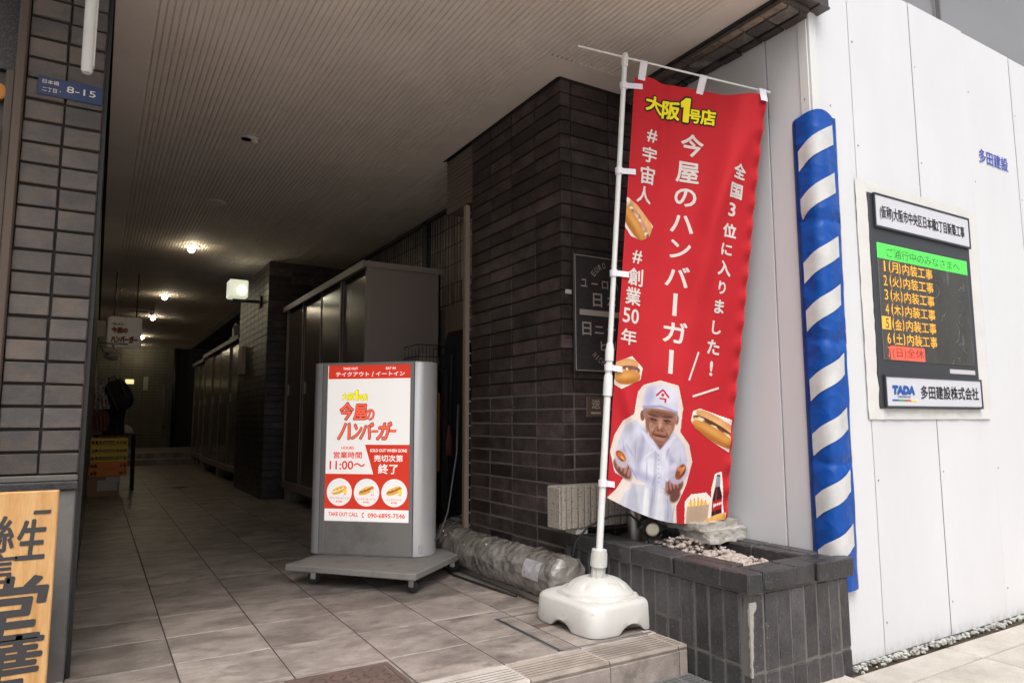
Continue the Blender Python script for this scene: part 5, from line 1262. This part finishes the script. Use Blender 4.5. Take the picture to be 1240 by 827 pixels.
# black covered things between pillar and locker
bb = thing('covered_cart', (1.98, 4.15, 0), 'upright black garment-covered bundle in the gap behind the brick pillar', 'covered bundle')
g = G(); rings = []
for k in range(22):
    z_ = .01+k*.0645; t = k/21; hw = .095*(1-.25*t) if z_ < 1.2 else .095*.75*math.sqrt(max(.02, 1-((z_-1.2)/.18)**2))
    ring = []
    for j in range(24):
        a = 2*math.pi*j/24; q = 1+.10*noise.noise(Vector((math.cos(a)*2, math.sin(a)*2, z_*4)))
        ring.append((2.045+hw*math.cos(a)*q+.02*(1-t), 4.12+.15*math.sin(a)*q, z_))
    rings.append(ring)
g.loft(rings); obj('cover', g, M_cloth, bb, smooth=True)
obj('strap', G().tube([(1.955, 4.05, .1), (1.952, 4.04, .7), (1.97, 4.05, 1.2)], .008, 6), M_rub, bb)
bk = thing('wire_basket', (1.90, 4.30, 1.1), 'dark wire basket of odds and ends in front of the tan boarding', 'basket')
g = G()
for k in range(9): a = k*.0265; g.box(1.80+a, 1.803+a, 4.20, 4.203, 1.12, 1.27); g.box(1.80+a, 1.803+a, 4.44, 4.443, 1.12, 1.27)
for zz in (1.12, 1.19, 1.268): g.box(1.795, 2.02, 4.198, 4.205, zz, zz+.006); g.box(1.795, 1.801, 4.198, 4.445, zz, zz+.006); g.box(2.015, 2.02, 4.198, 4.445, zz, zz+.006)
obj('wires', g, M_black, bk); obj('leg', G().tube([(1.83, 4.22, 0), (1.83, 4.22, 1.12)], .01, 8), M_black, bk); obj('leg', G().tube([(1.99, 4.42, 0), (1.99, 4.42, 1.12)], .01, 8), M_black, bk)
tag(obj('paper_bag', G().blob((1.88, 4.28, 1.165), (.055, .05, .05), .4, 3, 2, 3).blob((1.95, 4.33, 1.175), (.05, .05, .045), .4, 3, 2, 8), mat('kraft_paper', (.33, .27, .21), .8)), 'crumpled kraft paper packets inside the wire basket', 'packets')
tag(obj('yellow_board', B(1.895, 1.912, 4.10, 4.35, .45, .95, .002), mat('ochre_board', hx('#7d5412'), .6)), 'ochre yellow board edge showing beside the right end of the lightbox', 'board')
tag(obj('red_cone_tip', G().lathe([(.03, 0), (.028, .08), (.012, .19), (.001, .2)], (1.935, 4.02, .55), 12), mat('faded_red', (.13, .04, .03), .6), smooth=True), 'faded red plastic tip poking out between the yellow board and the black bundle', 'plastic tip')
obj_ = tag(obj('black_umbrella', G().tube([(1.90, 4.0, .0), (1.915, 4.02, .35), (1.925, 4.04, 1.0), (1.93, 4.05, 1.1)], [.012, .028, .016, .006], 10), M_cloth, smooth=True), 'folded black umbrella leaning beside the covered bundle', 'umbrella')

# ------------------------------------------------------------------ goods on the left of the passage
YCR = 8.40
bxo = thing('cardboard_box', (.10, YCR, 0), 'brown cardboard box with a paper label under the stack of crates', 'box')
obj('carton', B(-.034, .255, YCR, YCR+.40, .002, .205, .003), M_card, bxo)
obj('label', B(.055, .235, YCR-.003, YCR+.001, .06, .165), M_paper, bxo); obj('flap', B(.13, .25, YCR-.004, YCR, .150, .200), M_paper, bxo)
def crate(x0, x1, y0, y1, z0, z1, m, label, solid):
    t = thing('plastic_crate', ((x0+x1)/2, (y0+y1)/2, z0), label, 'crate', 'stacked plastic crates')
    g = G(); h = z1-z0
    for (a, b, c, d) in ((x0, x1, y0, y0+.008), (x0, x1, y1-.008, y1), (x0, x0+.008, y0+.008, y1-.008), (x1-.008, x1, y0+.008, y1-.008)):
        g.box(a, b, c, d, z1-.022, z1-.001, .001); g.box(a+.003, b-.003, c+.001, d-.001, z0, z0+.016, .001)
    obj('rim', g, m, t)
    g = G()
    W_ = x1-x0
    for Y_ in (y0+.001, y1-.006):
        for q in (0.0, .10, .20, .30, .66, .76, .86, .965): g.box(x0+W_*q, x0+W_*q+.010, Y_, Y_+.005, z0+.016, z1-.022)
        g.box(x0+W_*(.20 if solid else .36), x0+W_*(.80 if solid else .66), Y_+.0005, Y_+.0045, z0+.016, z1-.022) if solid else g.box(x0+W_*.36, x0+W_*.66, Y_, Y_+.005, z0+h*.36, z0+h*.46)
    for X_ in (x0+.001, x1-.006):
        for q in range(14): g.box(X_, X_+.005, y0+.01+q*(y1-y0-.03)/13, y0+.02+q*(y1-y0-.03)/13, z0+.016, z1-.022)
    obj('side_bars', g, m, t); obj('bottom', B(x0+.008, x1-.008, y0+.008, y1-.008, z0, z0+.006), m, t)
crate(-.026, .318, YCR-.01, YCR+.48, .207, .280, M_crO, 'orange plastic crate at the bottom of the stack, on the cardboard box', True)
crate(-.025, .316, YCR-.01, YCR+.48, .282, .355, M_crO, 'orange plastic crate just below the yellow ones', True)
crate(-.024, .312, YCR-.01, YCR+.48, .357, .432, M_crY, 'lowest yellow plastic crate, resting on the orange ones', False)
crate(-.026, .314, YCR-.01, YCR+.48, .434, .505, M_crY, 'middle yellow plastic crate of the three', False)
crate(-.028, .312, YCR-.01, YCR+.48, .507, .594, M_crY, 'topmost yellow plastic crate of the stack', False)
tbl = thing('small_table', (.2, 9.1, 0), 'small dark table behind the crates carrying a cap', 'table')
obj('table_top', B(.0, .425, 8.93, 9.35, .612, .634, .003), M_black, tbl)
for a, b in ((.03, 8.96), (.40, 8.96), (.03, 9.32), (.40, 9.32)): obj('leg', G().tube([(a, b, 0), (a-.01, b, .612)], .014, 8), M_black, tbl)
cp = thing('cream_cap', (.30, 9.05, .634), 'cream baseball cap lying on the small dark table', 'cap')
g = G(); rings = []
for k in range(8):
    t = k/7; r_ = .10*math.cos(t*1.5); rings.append([(.285+r_*math.cos(a)*1.0, 9.07+r_*math.sin(a)*.9, .637+.095*math.sin(t*1.5)) for a in [2*math.pi*j/20 for j in range(20)]])
g.loft(rings); obj('crown', g, M_cap, cp, smooth=True)
g = G(); g.add([(.285+q*math.cos(a), 9.07+q*.9*math.sin(a)-.02*(q > .15), .640-.004*(q > .15)) for q in (.095, .165) for a in [-1.25+k*.2 for k in range(9)]], [(i, i+1, i+10, i+9) for i in range(8)])
obj('brim', g, mat('dull_cap_brim', (.34, .27, .22), .8), cp, smooth=True)
# hanging sign
hs = thing('hanging_shop_sign', (.23, 8.6, 1.56), 'small cream lightbox sign with hamburger lettering hanging in the passage', 'sign')
obj('box', B(.060, .388, 8.60, 8.70, 1.575, 1.905, .02), M_signl, hs)
g = G(); f_ = yplane(8.596); text(g, '大阪1号店', .150, 1.820, .115, .035, f_, .03); obj('green_lettering', g, mat('dull_yellow_print', (.33, .32, .06), .6), hs, fix=False)
g = G(); text(g, '今屋の', .175, 1.755, .15, .062, f_, .07); text(g, 'ハンバーガー', .225, 1.655, .25, .068, f_, .07); obj('red_lettering', g, mat('dull_red_print', (.25, .05, .03), .6), hs, fix=False)
obj('hanger', G().tube([(.12, 8.65, 1.90), (.12, 8.65, ZC)], .007, 6).tube([(.33, 8.65, 1.90), (.33, 8.65, ZC)], .007, 6), M_black, hs)
tag(obj('switch_box', B(-.036, .042, 8.55, 8.64, 1.665, 1.840, .004), mat('cream_switch_box', (.42, .40, .34), .5)), 'cream electrical box on the left wall beside the hanging sign', 'electrical box')
ba = thing('hanging_tote', (.13, 8.6, 1.25), 'pale cloth tote and straps hanging from a hook below the small sign', 'bag')
obj('bag', G().blob((.125, 8.62, 1.47), (.075, .05, .048), .3, 3, 3, 2), M_clothw, ba, smooth=True)
obj('strap', G().tube([(.11, 8.6, 1.60), (.17, 8.6, 1.50), (.185, 8.6, 1.46), (.165, 8.6, 1.36), (.15, 8.6, 1.27)], .010, 8), M_cap, ba, smooth=True)
obj('strap', G().tube([(.0, 8.6, 1.62), (.03, 8.6, 1.52), (.08, 8.6, 1.49)], .006, 8), M_black, ba, smooth=True)
bp_ = thing('black_backpack', (.19, 8.5, .9), 'bulky black backpack hanging over the clothes above the crates', 'backpack')
Mb = Matrix.Translation((.205, 8.52, 1.05)) @ Matrix.Rotation(R(-24), 4, 'Y')
def pillow(hx_, hy, hz, M, e=3.2, amp=.07, seed=0):
    g = G(); bm = bmesh.new(); bmesh.ops.create_icosphere(bm, subdivisions=4, radius=1); v = []
    for q in bm.verts:
        d = (abs(q.co.x)**e+abs(q.co.y)**e+abs(q.co.z)**e)**(-1/e)*(1+amp*noise.fractal(q.co*2.5+Vector((seed, 0, 0)), 1, 2, 3))
        v.append(M @ Vector((q.co.x*d*hx_, q.co.y*d*hy, q.co.z*d*hz)))
    g.add(v, [[x.index for x in p.verts] for p in bm.faces]); bm.free(); return g
obj('pack', pillow(.115, .085, .165, Mb), M_cloth, bp_, smooth=True)
obj('front_pocket', pillow(.085, .03, .075, Mb @ Matrix.Translation((.01, -.095, -.06)), seed=3), M_cloth, bp_, smooth=True)
obj('top_handle', G().tube([Mb @ Vector((-.04, -.02, .16)), Mb @ Vector((-.03, -.02, .20)), Mb @ Vector((.03, -.02, .20)), Mb @ Vector((.04, -.02, .16))], .008, 8), M_rub, bp_, smooth=True)
for a in (-.07, .06): obj('shoulder_strap', G().tube([Mb @ Vector((a, -.09, .14)), Mb @ Vector((a-.01, -.125, .05)), Mb @ Vector((a, -.115, -.07)), Mb @ Vector((a, -.09, -.14))], .010, 8), mat('grey_strap', (.045, .045, .05), .7), bp_, smooth=True)
def hung(name, cx_, cy_, z0, z1, w_, m, label, cat, seed):
    g = G(); nx, nz = 26, 26; v = []; f = []
    for i in range(nx+1):
        for k in range(nz+1):
            a, t = i/nx-.5, k/nz; ww = w_*(.55+.45*min(1, (1-t)*4))*(1+.06*math.sin(t*9+seed))
            z_ = z0+(z1-z0)*t-.02*abs(a)*2*(t > .9)
            v.append((cx_+a*ww, cy_+.022*math.sin(a*26+seed+3*math.sin(t*2))*(1-.5*t)-.02*math.cos(a*math.pi)+.012*noise.noise(Vector((a*9, t*9, seed))), z_))
    for i in range(nx):
        for k in range(nz): q = i*(nz+1)+k; f.append((q, q+nz+1, q+nz+2, q+1))
    n = len(v); v += [(a, b+.03, c) for a, b, c in v]; f += [tuple(q+n for q in r_)[::-1] for r_ in f]
    g.add(v, f); return tag(obj(name, g, m, smooth=True, fix=False), label, cat)
hung('pale_shirt', .050, 8.50, .90, 1.235, .15, mat('patterned_shirt', (.46, .42, .41), .85, col2=(.20, .15, .14), nscale=26, nlo=.5, nhi=.56, bump=.3), 'pale patterned shirt hanging against the left wall', 'shirt', 1)
hung('rust_cloth', .055, 8.52, .67, .90, .14, M_clothr, 'rust coloured cloth hanging below the pale shirt', 'cloth', 4)
hung('black_coat', .175, 8.62, .62, .97, .20, M_cloth, 'black coat hanging under the backpack above the top crate', 'coat', 7)
tag(obj('clothes_rail', G().tube([(-.02, 8.55, .60), (-.02, 8.55, 1.62)], .010, 8).tube([(-.02, 8.55, 1.60), (.26, 8.55, 1.60)], .008, 8), M_steel, smooth=True), 'thin metal clothes rail beside the left passage wall', 'clothes rail')
